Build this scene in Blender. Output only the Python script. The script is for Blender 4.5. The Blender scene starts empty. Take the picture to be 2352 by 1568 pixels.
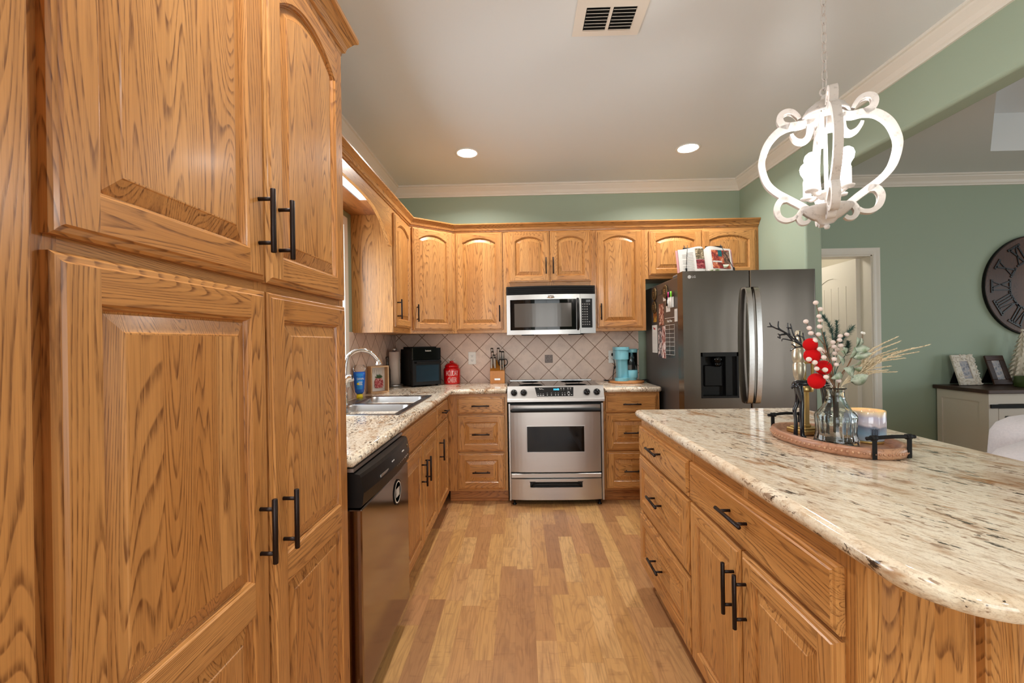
import bpy, math, random
from mathutils import Vector, Matrix, Euler
random.seed(7)
S = bpy.context.scene
COL = S.collection
PI = math.pi
# ------------------------------------------------------------------ camera, light, exposure
cam_data = bpy.data.cameras.new('camera')
cam = bpy.data.objects.new('camera', cam_data); COL.objects.link(cam)
cam_data.sensor_width = 36.0
cam_data.lens = 36.0 * 1010.2 / 2352.0
cam_data.clip_start = 0.02
yaw, pitch, roll = 0.0218, 0.0006, 0.0156
cam.matrix_world = (Matrix.Translation((0, -4.10, 1.287)) @ Matrix.Rotation(yaw, 4, 'Z')
                    @ Matrix.Rotation(PI/2 + pitch, 4, 'X') @ Matrix.Rotation(-roll, 4, 'Z'))
S.camera = cam
S.view_settings.view_transform = 'Standard'
S.view_settings.look = 'None'
S.view_settings.gamma = 1.0
S.view_settings.use_curve_mapping = False
S.view_settings.exposure = 0.50
S.cycles.max_bounces = 8
S.cycles.diffuse_bounces = 5
S.cycles.glossy_bounces = 4
S.cycles.transmission_bounces = 8
S.cycles.transparent_max_bounces = 8
S.cycles.caustics_reflective = False
S.cycles.caustics_refractive = False
S.cycles.sample_clamp_indirect = 6.0

world = bpy.data.worlds.new('world'); S.world = world
world.use_nodes = True
wn = world.node_tree.nodes; wl = world.node_tree.links
sky = wn.new('ShaderNodeTexSky'); sky.sky_type = 'NISHITA'
sky.sun_elevation = math.radians(38); sky.sun_rotation = math.radians(200); sky.sun_disc = False
wl.new(sky.outputs[0], wn['Background'].inputs[0])
wn['Background'].inputs[1].default_value = 0.10

def area(name, loc, rot, sx, sy, power, color, shape='RECTANGLE', spread=PI):
    d = bpy.data.lights.new(name, 'AREA'); d.shape = shape; d.size = sx; d.size_y = sy
    d.energy = power; d.color = color; d.spread = spread
    o = bpy.data.objects.new(name, d); COL.objects.link(o)
    o.location = loc; o.rotation_euler = rot
    return o
# daylight coming through the glass behind the camera, the living room glass and the sink window
area('daylight_patio', (0.25, -7.45, 1.3), (PI/2, 0, 0), 2.4, 2.3, 75, (0.90, 0.96, 1.0))
area('daylight_side_lite', (5.05, -7.45, 1.3), (PI/2, 0, 0), 0.45, 2.2, 30, (0.90, 0.96, 1.0))
area('daylight_living', (8.3, -3.4, 1.4), (PI/2, 0, PI/2), 4.0, 2.0, 62, (0.88, 0.95, 1.0))
area('daylight_sink', (-1.45, -1.75, 1.55), (PI/2, 0, -PI/2), 1.1, 1.0, 22, (0.88, 0.95, 1.0))
LAMP_W = 10.5      # recessed cans
BULB_E = 95.0      # chandelier bulbs

# ------------------------------------------------------------------ materials
def srgb(r, g, b):
    f = lambda c: (c/255/12.92) if c/255 <= 0.04045 else ((c/255+0.055)/1.055)**2.4
    return (f(r), f(g), f(b), 1.0)
class NT:
    def __init__(s, name):
        s.m = bpy.data.materials.new(name); s.m.use_nodes = True
        s.t = s.m.node_tree; s.b = s.t.nodes['Principled BSDF']
    def n(s, typ, props=None, **inp):
        nd = s.t.nodes.new(typ)
        for k, v in (props or {}).items(): setattr(nd, k, v)
        for k, v in inp.items():
            key = int(k[1:]) if k[0] == 'i' and k[1:].isdigit() else k.replace('_', ' ')
            s.set(nd.inputs[key], v)
        return nd
    def set(s, sock, v):
        if isinstance(v, bpy.types.NodeSocket): s.t.links.new(v, sock)
        elif isinstance(v, bpy.types.Node): s.t.links.new(v.outputs[0], sock)
        else: sock.default_value = v
    def P(s, **kw):
        for k, v in kw.items(): s.set(s.b.inputs[k.replace('_', ' ')], v)
    def math(s, op, a, b=0.0, c=0.0):
        return s.n('ShaderNodeMath', {'operation': op}, i0=a, i1=b, i2=c).outputs[0]
    def vmul(s, v, sc):
        return s.n('ShaderNodeVectorMath', {'operation': 'MULTIPLY'}, i0=v, i1=sc).outputs[0]
    def noise(s, vec, scale=1.0, detail=2.0, rough=0.5, dist=0.0):
        return s.n('ShaderNodeTexNoise', Vector=vec, Scale=scale, Detail=detail, Roughness=rough, Distortion=dist).outputs[0]
    def ramp(s, fac, stops, interp='LINEAR'):
        r = s.n('ShaderNodeValToRGB', Fac=fac); cr = r.color_ramp; cr.interpolation = interp
        while len(cr.elements) < len(stops): cr.elements.new(0.5)
        for e, (p, c) in zip(cr.elements, stops):
            e.position = p; e.color = c if len(c) == 4 else (*c, 1)
        return r.outputs[0]
    def step(s, fac, a, b):   # smooth 0..1 between a and b
        return s.n('ShaderNodeMapRange', {'interpolation_type': 'SMOOTHSTEP'}, Value=fac, From_Min=a, From_Max=b).outputs[0]
    def mix(s, fac, a, b, mode='MIX'):
        nd = s.n('ShaderNodeMix', {'data_type': 'RGBA', 'blend_type': mode})
        s.set(nd.inputs[0], fac); s.set(nd.inputs[6], a); s.set(nd.inputs[7], b)
        return nd.outputs[2]
    def gco(s): return s.n('ShaderNodeAttribute', {'attribute_name': 'gco'}).outputs['Vector']
    def obj(s): return s.n('ShaderNodeTexCoord').outputs['Object']
    def bump(s, h, strength=0.2, dist=0.002):
        s.P(Normal=s.n('ShaderNodeBump', Height=h, Strength=strength, Distance=dist).outputs[0])

def plain(name, col, rough=0.5, metal=0.0, spec=0.5, coat=0.0, **kw):
    k = NT(name); k.P(Base_Color=col, Roughness=rough, Metallic=metal, Specular_IOR_Level=spec, Coat_Weight=coat, **kw)
    return k.m
def emit(name, col, strength):
    k = NT(name); k.P(Base_Color=col, Emission_Color=col, Emission_Strength=strength); return k.m

def make_oak(name, light, mid, dark, ring=0.62, rough=0.32):
    k = NT(name); g = k.gco()
    tone = k.noise(k.vmul(g, (5.0, 5.0, 0.35)), 1.0, 1.0)
    fig = k.noise(k.vmul(g, (8.0, 8.0, 0.65)), 1.0, 1.3, 0.45, 0.30)
    fr = k.math('FRACT', k.math('MULTIPLY', fig, 54.0))
    band = k.math('MULTIPLY', k.step(fr, 0.50, 0.88), k.math('SUBTRACT', 1.0, k.step(fr, 0.90, 1.0)))
    dash = k.step(k.noise(k.vmul(g, (210, 210, 22)), 1.0, 2.0, 0.6), 0.36, 0.62)
    pore = k.step(k.noise(k.vmul(g, (520, 520, 9.0)), 1.0, 2.0, 0.6), 0.50, 0.66)
    grain = k.math('ADD', k.math('MULTIPLY', band, k.math('ADD', k.math('MULTIPLY', dash, 0.70), 0.30)), k.math('MULTIPLY', pore, 0.30))
    fine = k.noise(k.vmul(g, (90, 90, 1.6)), 1.0, 2.0, 0.6)
    base = k.mix(k.step(tone, 0.3, 0.7), light, mid)
    base = k.mix(k.math('MULTIPLY', k.step(fine, 0.40, 0.75), 0.22), base, dark)
    col = k.mix(k.math('MINIMUM', k.math('MULTIPLY', grain, ring), 0.92), base, dark)
    k.P(Base_Color=col, Roughness=rough, Specular_IOR_Level=0.45, Coat_Weight=0.15, Coat_Roughness=0.16)
    k.bump(k.math('SUBTRACT', 1.0, k.math('MULTIPLY', grain, 0.5)), 0.12, 0.001)
    return k.m
OAK = make_oak('oak', srgb(205, 149, 88), srgb(186, 127, 67), srgb(96, 52, 24), ring=0.72)
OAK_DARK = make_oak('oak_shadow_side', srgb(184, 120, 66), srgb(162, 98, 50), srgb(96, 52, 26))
WALNUT = make_oak('dark_stained_wood', srgb(74, 46, 34), srgb(56, 34, 26), srgb(24, 14, 11), rough=0.45)
CLOCKWOOD = make_oak('clock_wood', srgb(98, 66, 48), srgb(78, 52, 40), srgb(44, 28, 22), rough=0.6)
ACACIA = make_oak('tray_wood', srgb(202, 158, 124), srgb(174, 126, 98), srgb(116, 76, 56), ring=0.5, rough=0.4)
BAMBOO = make_oak('knife_block_wood', srgb(214, 140, 48), srgb(200, 124, 36), srgb(160, 90, 24), ring=0.25, rough=0.4)
BOARDWOOD = make_oak('round_board_wood', srgb(198, 140, 84), srgb(178, 116, 62), srgb(120, 72, 36), ring=0.5, rough=0.45)
BOXWOOD = make_oak('pale_pine', srgb(206, 168, 122), srgb(190, 150, 104), srgb(146, 108, 70), ring=0.4, rough=0.6)

def make_floor():
    k = NT('laminate_floor'); g = k.gco()
    rn = k.n('ShaderNodeAttribute', {'attribute_name': 'rnd'}).outputs['Fac']
    base = k.ramp(rn, [(0.0, srgb(168, 120, 78)), (0.15, srgb(182, 134, 88)), (0.4, srgb(198, 148, 94)),
                       (0.62, srgb(204, 156, 96)), (0.82, srgb(218, 174, 116)), (1.0, srgb(190, 138, 92))])
    fig = k.noise(k.vmul(g, (11, 11, 1.6)), 1.0, 2.0, 0.5, 0.5)
    rings = k.step(k.math('SINE', k.math('MULTIPLY', fig, 60.0)), 0.2, 1.0)
    fine = k.noise(k.vmul(g, (150, 150, 5)), 1.0, 3.0, 0.65)
    blot = k.noise(k.vmul(g, (16, 16, 7)), 1.0, 3.0, 0.6)
    cross = k.noise(k.vmul(g, (9, 9, 70)), 1.0, 2.0, 0.6)
    d = srgb(112, 70, 42)
    c = k.mix(k.math('MULTIPLY', rings, 0.20), base, d)
    c = k.mix(k.math('MULTIPLY', k.step(fine, 0.45, 0.75), 0.35), c, d)
    c = k.mix(k.math('MULTIPLY', k.step(blot, 0.50, 0.80), 0.42), c, srgb(132, 92, 66))
    c = k.mix(k.math('MULTIPLY', k.math('MULTIPLY', k.step(cross, 0.56, 0.72), k.step(blot, 0.42, 0.6)), 0.28), c, d)
    knot = k.n('ShaderNodeTexVoronoi', {'feature': 'F1'}, Vector=k.vmul(g, (3.2, 3.2, 1.6)), Scale=1.0).outputs['Distance']
    c = k.mix(k.math('MULTIPLY', k.math('SUBTRACT', 1.0, k.step(knot, 0.02, 0.07)), 0.55), c, srgb(96, 60, 40))
    k.P(Base_Color=c, Roughness=k.math('ADD', 0.30, k.math('MULTIPLY', fine, 0.14)), Specular_IOR_Level=0.5)
    k.bump(fine, 0.08, 0.001)
    return k.m
FLOOR = make_floor()

def make_granite(name, rot, st, amt):
    k = NT(name); o = k.obj()
    mp = k.n('ShaderNodeMapping', {'vector_type': 'POINT'}, Vector=o, Rotation=(0, 0, rot)).outputs[0]
    cloud = k.noise(k.vmul(mp, (2.6, 7.5, 7)), 1.0, 4.0, 0.62, 0.5)
    base = k.ramp(cloud, [(0.26, srgb(186, 162, 136)), (0.40, srgb(222, 204, 178)), (0.54, srgb(238, 228, 208)), (0.64, srgb(232, 216, 190)), (0.78, srgb(198, 170, 136))])
    n2 = k.noise(k.vmul(mp, (34, 90, 90)), 1.0, 3.0, 0.7)
    c = k.mix(k.math('MULTIPLY', k.step(n2, 0.44, 0.68), 0.55), base, srgb(178, 148, 116))
    gold = k.noise(k.vmul(mp, (3.6, 10, 10)), 1.0, 4.0, 0.68, 0.4)
    c = k.mix(k.math('MULTIPLY', k.step(gold, 0.53, 0.66), 0.82), c, srgb(164, 112, 56))
    cl = k.step(k.noise(k.vmul(mp, (2.4, 5.5, 5.5)), 1.0, 2.0), 0.38, 0.62)
    pen = k.math('MULTIPLY', k.math('SUBTRACT', 1.0, cl), 0.085)
    br = k.step(k.math('SUBTRACT', k.noise(k.vmul(mp, (st[0]*1.3, st[1]*1.15, st[1])), 1.0, 3.5, 0.68, 0.4), pen), 0.535-amt, 0.60-amt)
    c = k.mix(k.math('MULTIPLY', br, 0.72), c, srgb(124, 88, 60))
    spk = k.noise(k.vmul(mp, (st[0], st[1], st[1])), 1.0, 4.0, 0.68, 0.35)
    dark = k.step(k.math('SUBTRACT', spk, pen), 0.575-amt, 0.615-amt)
    c = k.mix(k.math('MULTIPLY', dark, 0.92), c, srgb(50, 38, 32))
    gr = k.noise(o, 260.0, 2.0, 0.7)
    c = k.mix(k.math('MULTIPLY', k.step(gr, 0.52, 0.72), 0.32), c, srgb(146, 124, 104))
    k.P(Base_Color=c, Roughness=0.09, Specular_IOR_Level=0.5)
    return k.m
GRANITE_I = make_granite('granite_streaked', math.radians(66), (16.0, 50.0), 0.006)
GRANITE_C = make_granite('granite_speckled', math.radians(80), (34.0, 82.0), 0.022)

def make_tile():
    k = NT('diagonal_tile'); g = k.gco()          # gco.x along the wall, gco.z height
    sp = k.n('ShaderNodeSeparateXYZ', Vector=g)
    x = k.math('SUBTRACT', sp.outputs[0], 0.250); z = k.math('SUBTRACT', sp.outputs[2], 1.231)
    side = 0.2146
    def cell(v):
        f = k.math('FRACT', k.math('ADD', k.math('DIVIDE', v, side), 100.0))
        return k.math('ABSOLUTE', k.math('SUBTRACT', f, 0.5)), k.math('FLOOR', k.math('DIVIDE', v, side))
    a, ia = cell(k.math('ADD', x, z)); b, ib = cell(k.math('SUBTRACT', x, z))
    e = k.math('MAXIMUM', a, b)
    grout = k.step(e, 0.478, 0.486)
    wn_ = k.n('ShaderNodeTexWhiteNoise', {'noise_dimensions': '3D'}, Vector=k.n('ShaderNodeCombineXYZ', X=ia, Y=ib).outputs[0]).outputs[0]
    n1 = k.noise(g, 14.0, 3.0, 0.6); n2 = k.noise(g, 130.0, 2.0, 0.6)
    t = k.mix(wn_, srgb(216, 188, 170), srgb(230, 207, 190))
    t = k.mix(k.math('MULTIPLY', k.step(n1, 0.4, 0.7), 0.5), t, srgb(198, 172, 156))
    t = k.mix(k.math('MULTIPLY', k.step(n2, 0.6, 0.75), 0.4), t, srgb(150, 126, 112))
    col = k.mix(grout, t, srgb(132, 96, 68))
    k.P(Base_Color=col, Roughness=0.38)
    k.bump(k.math('SUBTRACT', 1.0, grout), 0.5, 0.002)
    return k.m
TILE = make_tile()

def make_paint(name, col, bump=0.06, rough=0.55, sc=220.0):
    k = NT(name); o = k.obj()
    k.P(Base_Color=col, Roughness=rough); k.bump(k.noise(o, sc, 3.0, 0.6), bump, 0.002); return k.m
GREEN = make_paint('green_wall_paint', srgb(158, 174, 154), 0.12)
CEIL = make_paint('ceiling_paint', srgb(224, 229, 231), 0.10, 0.8, 120)
WHITE_TRIM = make_paint('white_trim_paint', srgb(232, 226, 216), 0.02, 0.4)
WHITE = plain('white_plastic', srgb(236, 234, 228), 0.4)
CHALK = make_paint('distressed_white', srgb(226, 218, 206), 0.25, 0.7, 90)

def make_steel(name, col, rough, axis, metal=1.0, wobble=0.0):
    k = NT(name); o = k.obj()
    sc = {'x': (3, 700, 700), 'z': (700, 700, 3), 'y': (700, 3, 700)}[axis]
    n = k.noise(k.vmul(o, sc), 1.0, 2.0, 0.6)
    k.P(Base_Color=k.mix(n, tuple(c*0.9 for c in col[:3])+(1,), col), Metallic=metal,
        Roughness=k.math('ADD', rough-0.04, k.math('MULTIPLY', n, 0.08)), Anisotropic=0.5, Anisotropic_Rotation=0.25 if axis == 'z' else 0.0)
    if wobble: k.bump(k.noise(k.vmul(o, (7, 7, 0.9)), 1.0, 1.5), wobble, 0.02)
    return k.m
STEEL = make_steel('brushed_steel', srgb(196, 194, 192), 0.33, 'x', 0.92, 0.12)
FRIDGE_STEEL = make_steel('fridge_steel', srgb(124, 115, 107), 0.24, 'x', 1.0, 0.12)
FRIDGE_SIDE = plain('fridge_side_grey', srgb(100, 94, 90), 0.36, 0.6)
HANDLE_STEEL = make_steel('handle_steel', srgb(220, 217, 214), 0.26, 'z')
SINK_STEEL = make_steel('sink_steel', srgb(164, 163, 162), 0.26, 'y')
DW_STEEL = make_steel('dishwasher_steel', srgb(158, 144, 134), 0.13, 'y')
CHROME = plain('chrome', srgb(226, 226, 228), 0.06, 1.0)
BRONZE = plain('oil_rubbed_bronze', srgb(44, 34, 31), 0.38, 0.7)
BLACK = plain('black_plastic', srgb(15, 14, 14), 0.34, spec=0.3)
BLACK_MATTE = plain('black_matte', srgb(18, 17, 17), 0.6, spec=0.25)
BLACKGLASS = plain('black_glass', srgb(9, 10, 11), 0.06, spec=0.3)
COOKTOP = plain('cooktop_glass', srgb(26, 24, 24), 0.04, spec=0.9)
MWGLASS = plain('microwave_window', srgb(84, 80, 76), 0.16, 0.1, spec=0.4)
GREYTXT = plain('pale_print', srgb(206, 206, 204), 0.5)
DIMTXT = plain('grey_print', srgb(134, 132, 130), 0.5)
DARKVOID = plain('dark_cavity', srgb(8, 8, 8), 0.8)
DISPLAY = emit('clock_digits', srgb(70, 200, 255), 1.6)
AQUA = plain('aqua_plastic', srgb(120, 184, 198), 0.35)
AQUA_D = plain('aqua_plastic_deep', srgb(78, 150, 172), 0.4)
RED = plain('red_ceramic', srgb(196, 6, 16), 0.14, coat=0.5)
REDVELVET = NT('red_velvet'); REDVELVET.P(Base_Color=srgb(190, 8, 14), Roughness=0.9, Specular_IOR_Level=0.2); REDVELVET = REDVELVET.m
BERRY = plain('white_berry', srgb(232, 214, 206), 0.6)
TWIG = plain('brown_twig', srgb(118, 78, 48), 0.7)
PINE = plain('pine_green', srgb(70, 102, 94), 0.7)
PINE2 = plain('pine_frosted', srgb(92, 122, 118), 0.7)
def make_leaf():
    k = NT('sage_leaf'); o = k.obj(); n = k.noise(o, 60.0, 3.0, 0.6)
    k.P(Base_Color=k.mix(k.step(n, 0.35, 0.7), srgb(196, 206, 190), srgb(138, 158, 128)), Roughness=0.7); return k.m
LEAF = make_leaf()
WHEAT = plain('gold_glitter_grass', srgb(216, 198, 166), 0.45, 0.15)
NAVY = plain('black_enamel', srgb(16, 20, 28), 0.18, coat=0.4)
GOLD = plain('pale_gold', srgb(206, 176, 112), 0.30, 0.75)
MERC = plain('champagne_silver', srgb(206, 198, 176), 0.25, 0.6)
def make_glass(name, col, rough=0.0, ior=1.45):
    k = NT(name); k.P(Base_Color=col, Roughness=rough, IOR=ior, Transmission_Weight=1.0); return k.m
VASEGLASS = make_glass('tinted_glass', (0.88, 0.97, 0.98, 1), 0.01)
CLEARGLASS = make_glass('clear_plastic', (0.92, 0.95, 0.97, 1), 0.03, 1.3)
def make_pane(name):
    k = NT(name); t = k.t
    tr = k.n('ShaderNodeBsdfTransparent'); gl = k.n('ShaderNodeBsdfGlossy', Roughness=0.02)
    mx = k.n('ShaderNodeMixShader', i0=0.07, i1=tr.outputs[0], i2=gl.outputs[0])
    t.links.new(mx.outputs[0], t.nodes['Material Output'].inputs[0]); return k.m
PANE = make_pane('window_pane')
LAMPGLOW = emit('lamp_diffuser', (1.0, 0.98, 0.95, 1), 22.0)
FLUOR = emit('fluorescent_diffuser', (0.78, 0.92, 1.0, 1), 0.50)
BULB = emit('bulb_glow', (1.0, 0.96, 0.91, 1), BULB_E)
FLAME = emit('flame', (1.0, 0.62, 0.22, 1), 14.0)
WAX = NT('wax'); WAX.P(Base_Color=srgb(240, 226, 200), Roughness=0.5, Emission_Color=srgb(255, 206, 120), Emission_Strength=0.35); WAX = WAX.m
def make_chalkwhite():
    k = NT('chandelier_white'); o = k.obj(); n = k.noise(o, 60.0, 3.0, 0.7)
    k.P(Base_Color=k.mix(k.step(n, 0.5, 0.8), srgb(216, 210, 206), srgb(180, 172, 167)), Roughness=0.75)
    k.bump(n, 0.3, 0.002); return k.m
CHAND = make_chalkwhite()
def make_fabric(name, a, b, sc=300.0):
    k = NT(name); o = k.obj(); n = k.noise(o, sc, 3.0, 0.7)
    k.P(Base_Color=k.mix(n, a, b), Roughness=0.95, Sheen_Weight=0.3); k.bump(n, 0.5, 0.004); return k.m
SOFA = make_fabric('light_grey_fabric', srgb(196, 190, 194), srgb(226, 220, 222), 90)
PAPER = plain('white_paper', srgb(216, 211, 204), 0.7)
PAPERTOWEL = plain('paper_towel', srgb(226, 214, 206), 0.85)
def make_photo(name, cols, sc):
    k = NT(name); o = k.obj(); v = k.n('ShaderNodeTexVoronoi', {'feature': 'SMOOTH_F1'}, Vector=o, Scale=sc)
    n = k.noise(o, sc*0.9, 3.0, 0.6, 1.0)
    k.P(Base_Color=k.ramp(n, [(0.30+0.4*i/(len(cols)-1), c) for i, c in enumerate(cols)]), Roughness=0.4); return k.m
PHOTO_RED = make_photo('photo_print_red', [srgb(40, 30, 28), srgb(120, 44, 36), srgb(196, 150, 126), srgb(230, 220, 210)], 34)
PHOTO_DK = make_photo('photo_print_dark', [srgb(24, 22, 30), srgb(60, 54, 66), srgb(200, 176, 166), srgb(238, 226, 226)], 28)
PHOTO_FOOD = make_photo('photo_print_food', [srgb(70, 66, 44), srgb(140, 40, 44), srgb(214, 120, 80), srgb(226, 214, 190)], 26)
PHOTO_CUT = make_photo('photo_print_meat', [srgb(70, 24, 28), srgb(140, 44, 52), srgb(196, 120, 112)], 40)
PHOTO_GRAPE = make_photo('photo_print_brown', [srgb(52, 46, 32), srgb(120, 104, 76), srgb(214, 196, 164)], 60)
PHOTO_PAL = make_photo('photo_print_pale', [srgb(70, 74, 84), srgb(160, 160, 168), srgb(214, 190, 170)], 30)
def make_candlewrap():
    k = NT('candle_snow_scene'); g = k.obj(); sp = k.n('ShaderNodeSeparateXYZ', Vector=g)
    z = k.math('ADD', sp.outputs[2], k.math('MULTIPLY', k.noise(k.vmul(g, (30, 30, 4)), 1.0, 2.0), 0.02))
    k.P(Base_Color=k.ramp(k.n('ShaderNodeMapRange', Value=z, From_Min=0.0, From_Max=0.11).outputs[0],
        [(0.0, srgb(214, 222, 232)), (0.30, srgb(150, 186, 214)), (0.50, srgb(120, 128, 148)), (0.56, srgb(206, 196, 204)), (0.8, srgb(186, 180, 200)), (1.0, srgb(244, 214, 160))]),
        Roughness=0.12, Coat_Weight=0.6)
    return k.m
CANDLEWRAP = make_candlewrap()
BLUE_SOAP = plain('blue_liquid', srgb(20, 92, 190), 0.15)
BLUE_LABEL = plain('blue_label', srgb(24, 130, 206), 0.4)
YELLOW = plain('yellow_plastic', srgb(232, 208, 20), 0.4)
TEALFAB = make_photo('teal_books', [srgb(10, 40, 60), srgb(24, 110, 130), srgb(20, 70, 110)], 14)
ACRYL = make_pane('acrylic_sheet')
LIME = plain('lime_plastic', srgb(130, 220, 60), 0.4); PINK = plain('pink_plastic', srgb(216, 50, 130), 0.4)
BRASS = plain('bottle_cap_brass', srgb(112, 92, 62), 0.35, 0.7)
PLAID = make_photo('red_plaid', [srgb(60, 12, 14), srgb(170, 24, 30), srgb(226, 190, 180)], 90)
OLIVE = plain('olive_glass', srgb(70, 86, 44), 0.2)
CERAMIC = plain('cream_ceramic', srgb(232, 222, 206), 0.35)
MOSAIC = make_photo('mosaic_inset', [srgb(70, 56, 50), srgb(110, 92, 84), srgb(140, 120, 110)], 90)

# ------------------------------------------------------------------ mesh builder
ORG = {}
class MB:
    def __init__(s): s.v = []; s.f = []; s.g = []; s.mi = []; s.sm = []; s.rnd = []
    def add(s, verts, faces, mat=0, smooth=False, grain='z', off=None, g=None, rnd=None):
        n = len(s.v)
        if off is None: off = (random.uniform(-40, 40), random.uniform(-40, 40), random.uniform(-40, 40))
        for i, p in enumerate(verts):
            p = Vector(p); s.v.append(p)
            if g is not None: q = g[i]
            else:
                q = (p.x, p.y, p.z)
                q = {'z': (q[0], q[1], q[2]), 'x': (q[1], q[2], q[0]), 'y': (q[0], q[2], q[1])}[grain]
                q = (q[0]+off[0], q[1]+off[1], q[2]+off[2])
            s.g.append(q); s.rnd.append(0.5 if rnd is None else rnd)
        for f in faces:
            s.f.append([n+i for i in f]); s.mi.append(mat); s.sm.append(smooth)
    def box(s, x0, x1, y0, y1, z0, z1, mat=0, grain='z', b=0.0, off=None, M=None):
        if x0 > x1: x0, x1 = x1, x0
        if y0 > y1: y0, y1 = y1, y0
        if z0 > z1: z0, z1 = z1, z0
        if b <= 0:
            V = [(x, y, z) for x in (x0, x1) for y in (y0, y1) for z in (z0, z1)]
            F = [(0, 1, 3, 2), (4, 6, 7, 5), (0, 4, 5, 1), (2, 3, 7, 6), (0, 2, 6, 4), (1, 5, 7, 3)]
        else:
            b = min(b, (x1-x0)/2.01, (y1-y0)/2.01, (z1-z0)/2.01)
            lo = (x0, y0, z0); hi = (x1, y1, z1); V = []; idx = {}
            for c in range(8):
                sg = [(c >> 2) & 1, (c >> 1) & 1, c & 1]
                for a in range(3):     # vertex lying on face a
                    p = []
                    for k in range(3):
                        e = hi[k] if sg[k] else lo[k]
                        p.append(e if k == a else (e-b if sg[k] else e+b))
                    idx[(tuple(sg), a)] = len(V); V.append(tuple(p))
            F = []
            for a in range(3):
                o = [k for k in range(3) if k != a]
                for sgn in (0, 1):
                    q = []
                    for (i, j) in ((0, 0), (1, 0), (1, 1), (0, 1)):
                        sg = [0, 0, 0]; sg[a] = sgn; sg[o[0]] = i; sg[o[1]] = j
                        q.append(idx[(tuple(sg), a)])
                    F.append(q)
            for a in range(3):      # edges along axis a
                o = [k for k in range(3) if k != a]
                for i in (0, 1):
                    for j in (0, 1):
                        s0 = [0, 0, 0]; s1 = [0, 0, 0]
                        s0[o[0]] = s1[o[0]] = i; s0[o[1]] = s1[o[1]] = j; s1[a] = 1
                        F.append([idx[(tuple(s0), o[0])], idx[(tuple(s1), o[0])], idx[(tuple(s1), o[1])], idx[(tuple(s0), o[1])]])
            for c in range(8):
                sg = ((c >> 2) & 1, (c >> 1) & 1, c & 1)
                F.append([idx[(sg, 0)], idx[(sg, 1)], idx[(sg, 2)]])
        if M is not None: V = [M @ Vector(p) for p in V]
        s.add(V, F, mat, False, grain, off)
        return s
    def tube(s, pts, r, n=10, mat=0, cap=True, smooth=True, up=None, sec=None):
        """sweep a circle (or the 2-D section sec, scaled by r) along pts"""
        pts = [Vector(p) for p in pts]; m = len(pts)
        rr = r if isinstance(r, (list, tuple)) else [r]*m
        sec = sec or [(math.cos(2*PI*i/n), math.sin(2*PI*i/n)) for i in range(n)]
        n = len(sec); V = []; prev = Vector(up) if up else None
        for i, p in enumerate(pts):
            d = (pts[min(i+1, m-1)] - pts[max(i-1, 0)])
            d = d.normalized() if d.length > 1e-9 else Vector((0, 0, 1))
            if prev is None: prev = Vector((0, 0, 1)) if abs(d.z) < 0.9 else Vector((1, 0, 0))
            a = prev - d*prev.dot(d)
            if a.length < 1e-6: a = d.orthogonal()
            a.normalize(); bb = d.cross(a)
            if not up: prev = a
            for (cx, cy) in sec: V.append(p + (a*cx + bb*cy)*rr[i])
        F = [(i*n+j, i*n+(j+1) % n, (i+1)*n+(j+1) % n, (i+1)*n+j) for i in range(m-1) for j in range(n)]
        if cap: F += [tuple(range(n))[::-1], tuple((m-1)*n+j for j in range(n))]
        s.add(V, F, mat, smooth); return s
    def cyl(s, p0, p1, r, n=16, mat=0, smooth=True, r1=None):
        return s.tube([p0, p1], [r, r if r1 is None else r1], n, mat, True, smooth)
    def lathe(s, prof, c=(0, 0, 0), n=24, mat=0, smooth=True, M=None, sx=1.0, sy=1.0, ripple=None):
        V = []; F = []; c = Vector(c)
        for (r, z) in prof:
            for j in range(n):
                a = 2*PI*j/n; q = r*(1 + (ripple(a, z) if ripple else 0))
                p = Vector((q*math.cos(a)*sx, q*math.sin(a)*sy, z))
                if M is not None: p = M @ p
                V.append(c+p)
        m = len(prof)
        F = [(i*n+j, i*n+(j+1) % n, (i+1)*n+(j+1) % n, (i+1)*n+j) for i in range(m-1) for j in range(n)]
        if prof[0][0] > 1e-5: F.append(tuple(range(n))[::-1])
        if prof[-1][0] > 1e-5: F.append(tuple((m-1)*n+j for j in range(n)))
        s.add(V, F, mat, smooth); return s
    def ball(s, c, r, n=12, mat=0, sz=1.0):
        k = max(4, n//2)
        return s.lathe([(max(r*math.sin(PI*i/k), 1e-5), -r*sz*math.cos(PI*i/k)) for i in range(k+1)], c, n, mat)
    def prism(s, poly, axis, a0, a1, mat=0, grain='z', smooth=False, off=None):
        """extrude a 2-D polygon along axis; poly coordinates are the other two axes in xyz order"""
        def P(u, v, a): return {'x': (a, u, v), 'y': (u, a, v), 'z': (u, v, a)}[axis]
        n = len(poly); V = [P(u, v, a0) for u, v in poly] + [P(u, v, a1) for u, v in poly]
        off = off or (random.uniform(-40, 40), random.uniform(-40, 40), random.uniform(-40, 40))
        F = [(i, (i+1) % n, n+(i+1) % n, n+i) for i in range(n)]
        s.add(V, F, mat, smooth, grain, off)
        s.add(V, [tuple(range(n))[::-1], tuple(range(n, 2*n))], mat, False, grain, off); return s
    def sweepxy(s, path, prof, mat=0, closed=False):
        """sweep a profile (outward offset, z) along an XY path with mitred corners; outward = right of travel"""
        P = [Vector((p[0], p[1])) for p in path]; m = len(P); rows = []
        for i in range(m):
            d0 = (P[i]-P[i-1]).normalized() if (i > 0 or closed) else None
            d1 = (P[(i+1) % m]-P[i]).normalized() if (i < m-1 or closed) else None
            if d0 is None: d0 = d1
            if d1 is None: d1 = d0
            n0 = Vector((d0.y, -d0.x)); n1 = Vector((d1.y, -d1.x)); b = (n0+n1)
            b = b / max(b.dot(n0), 0.2)
            rows.append([(P[i].x+b.x*o, P[i].y+b.y*o, z) for o, z in prof])
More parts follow.
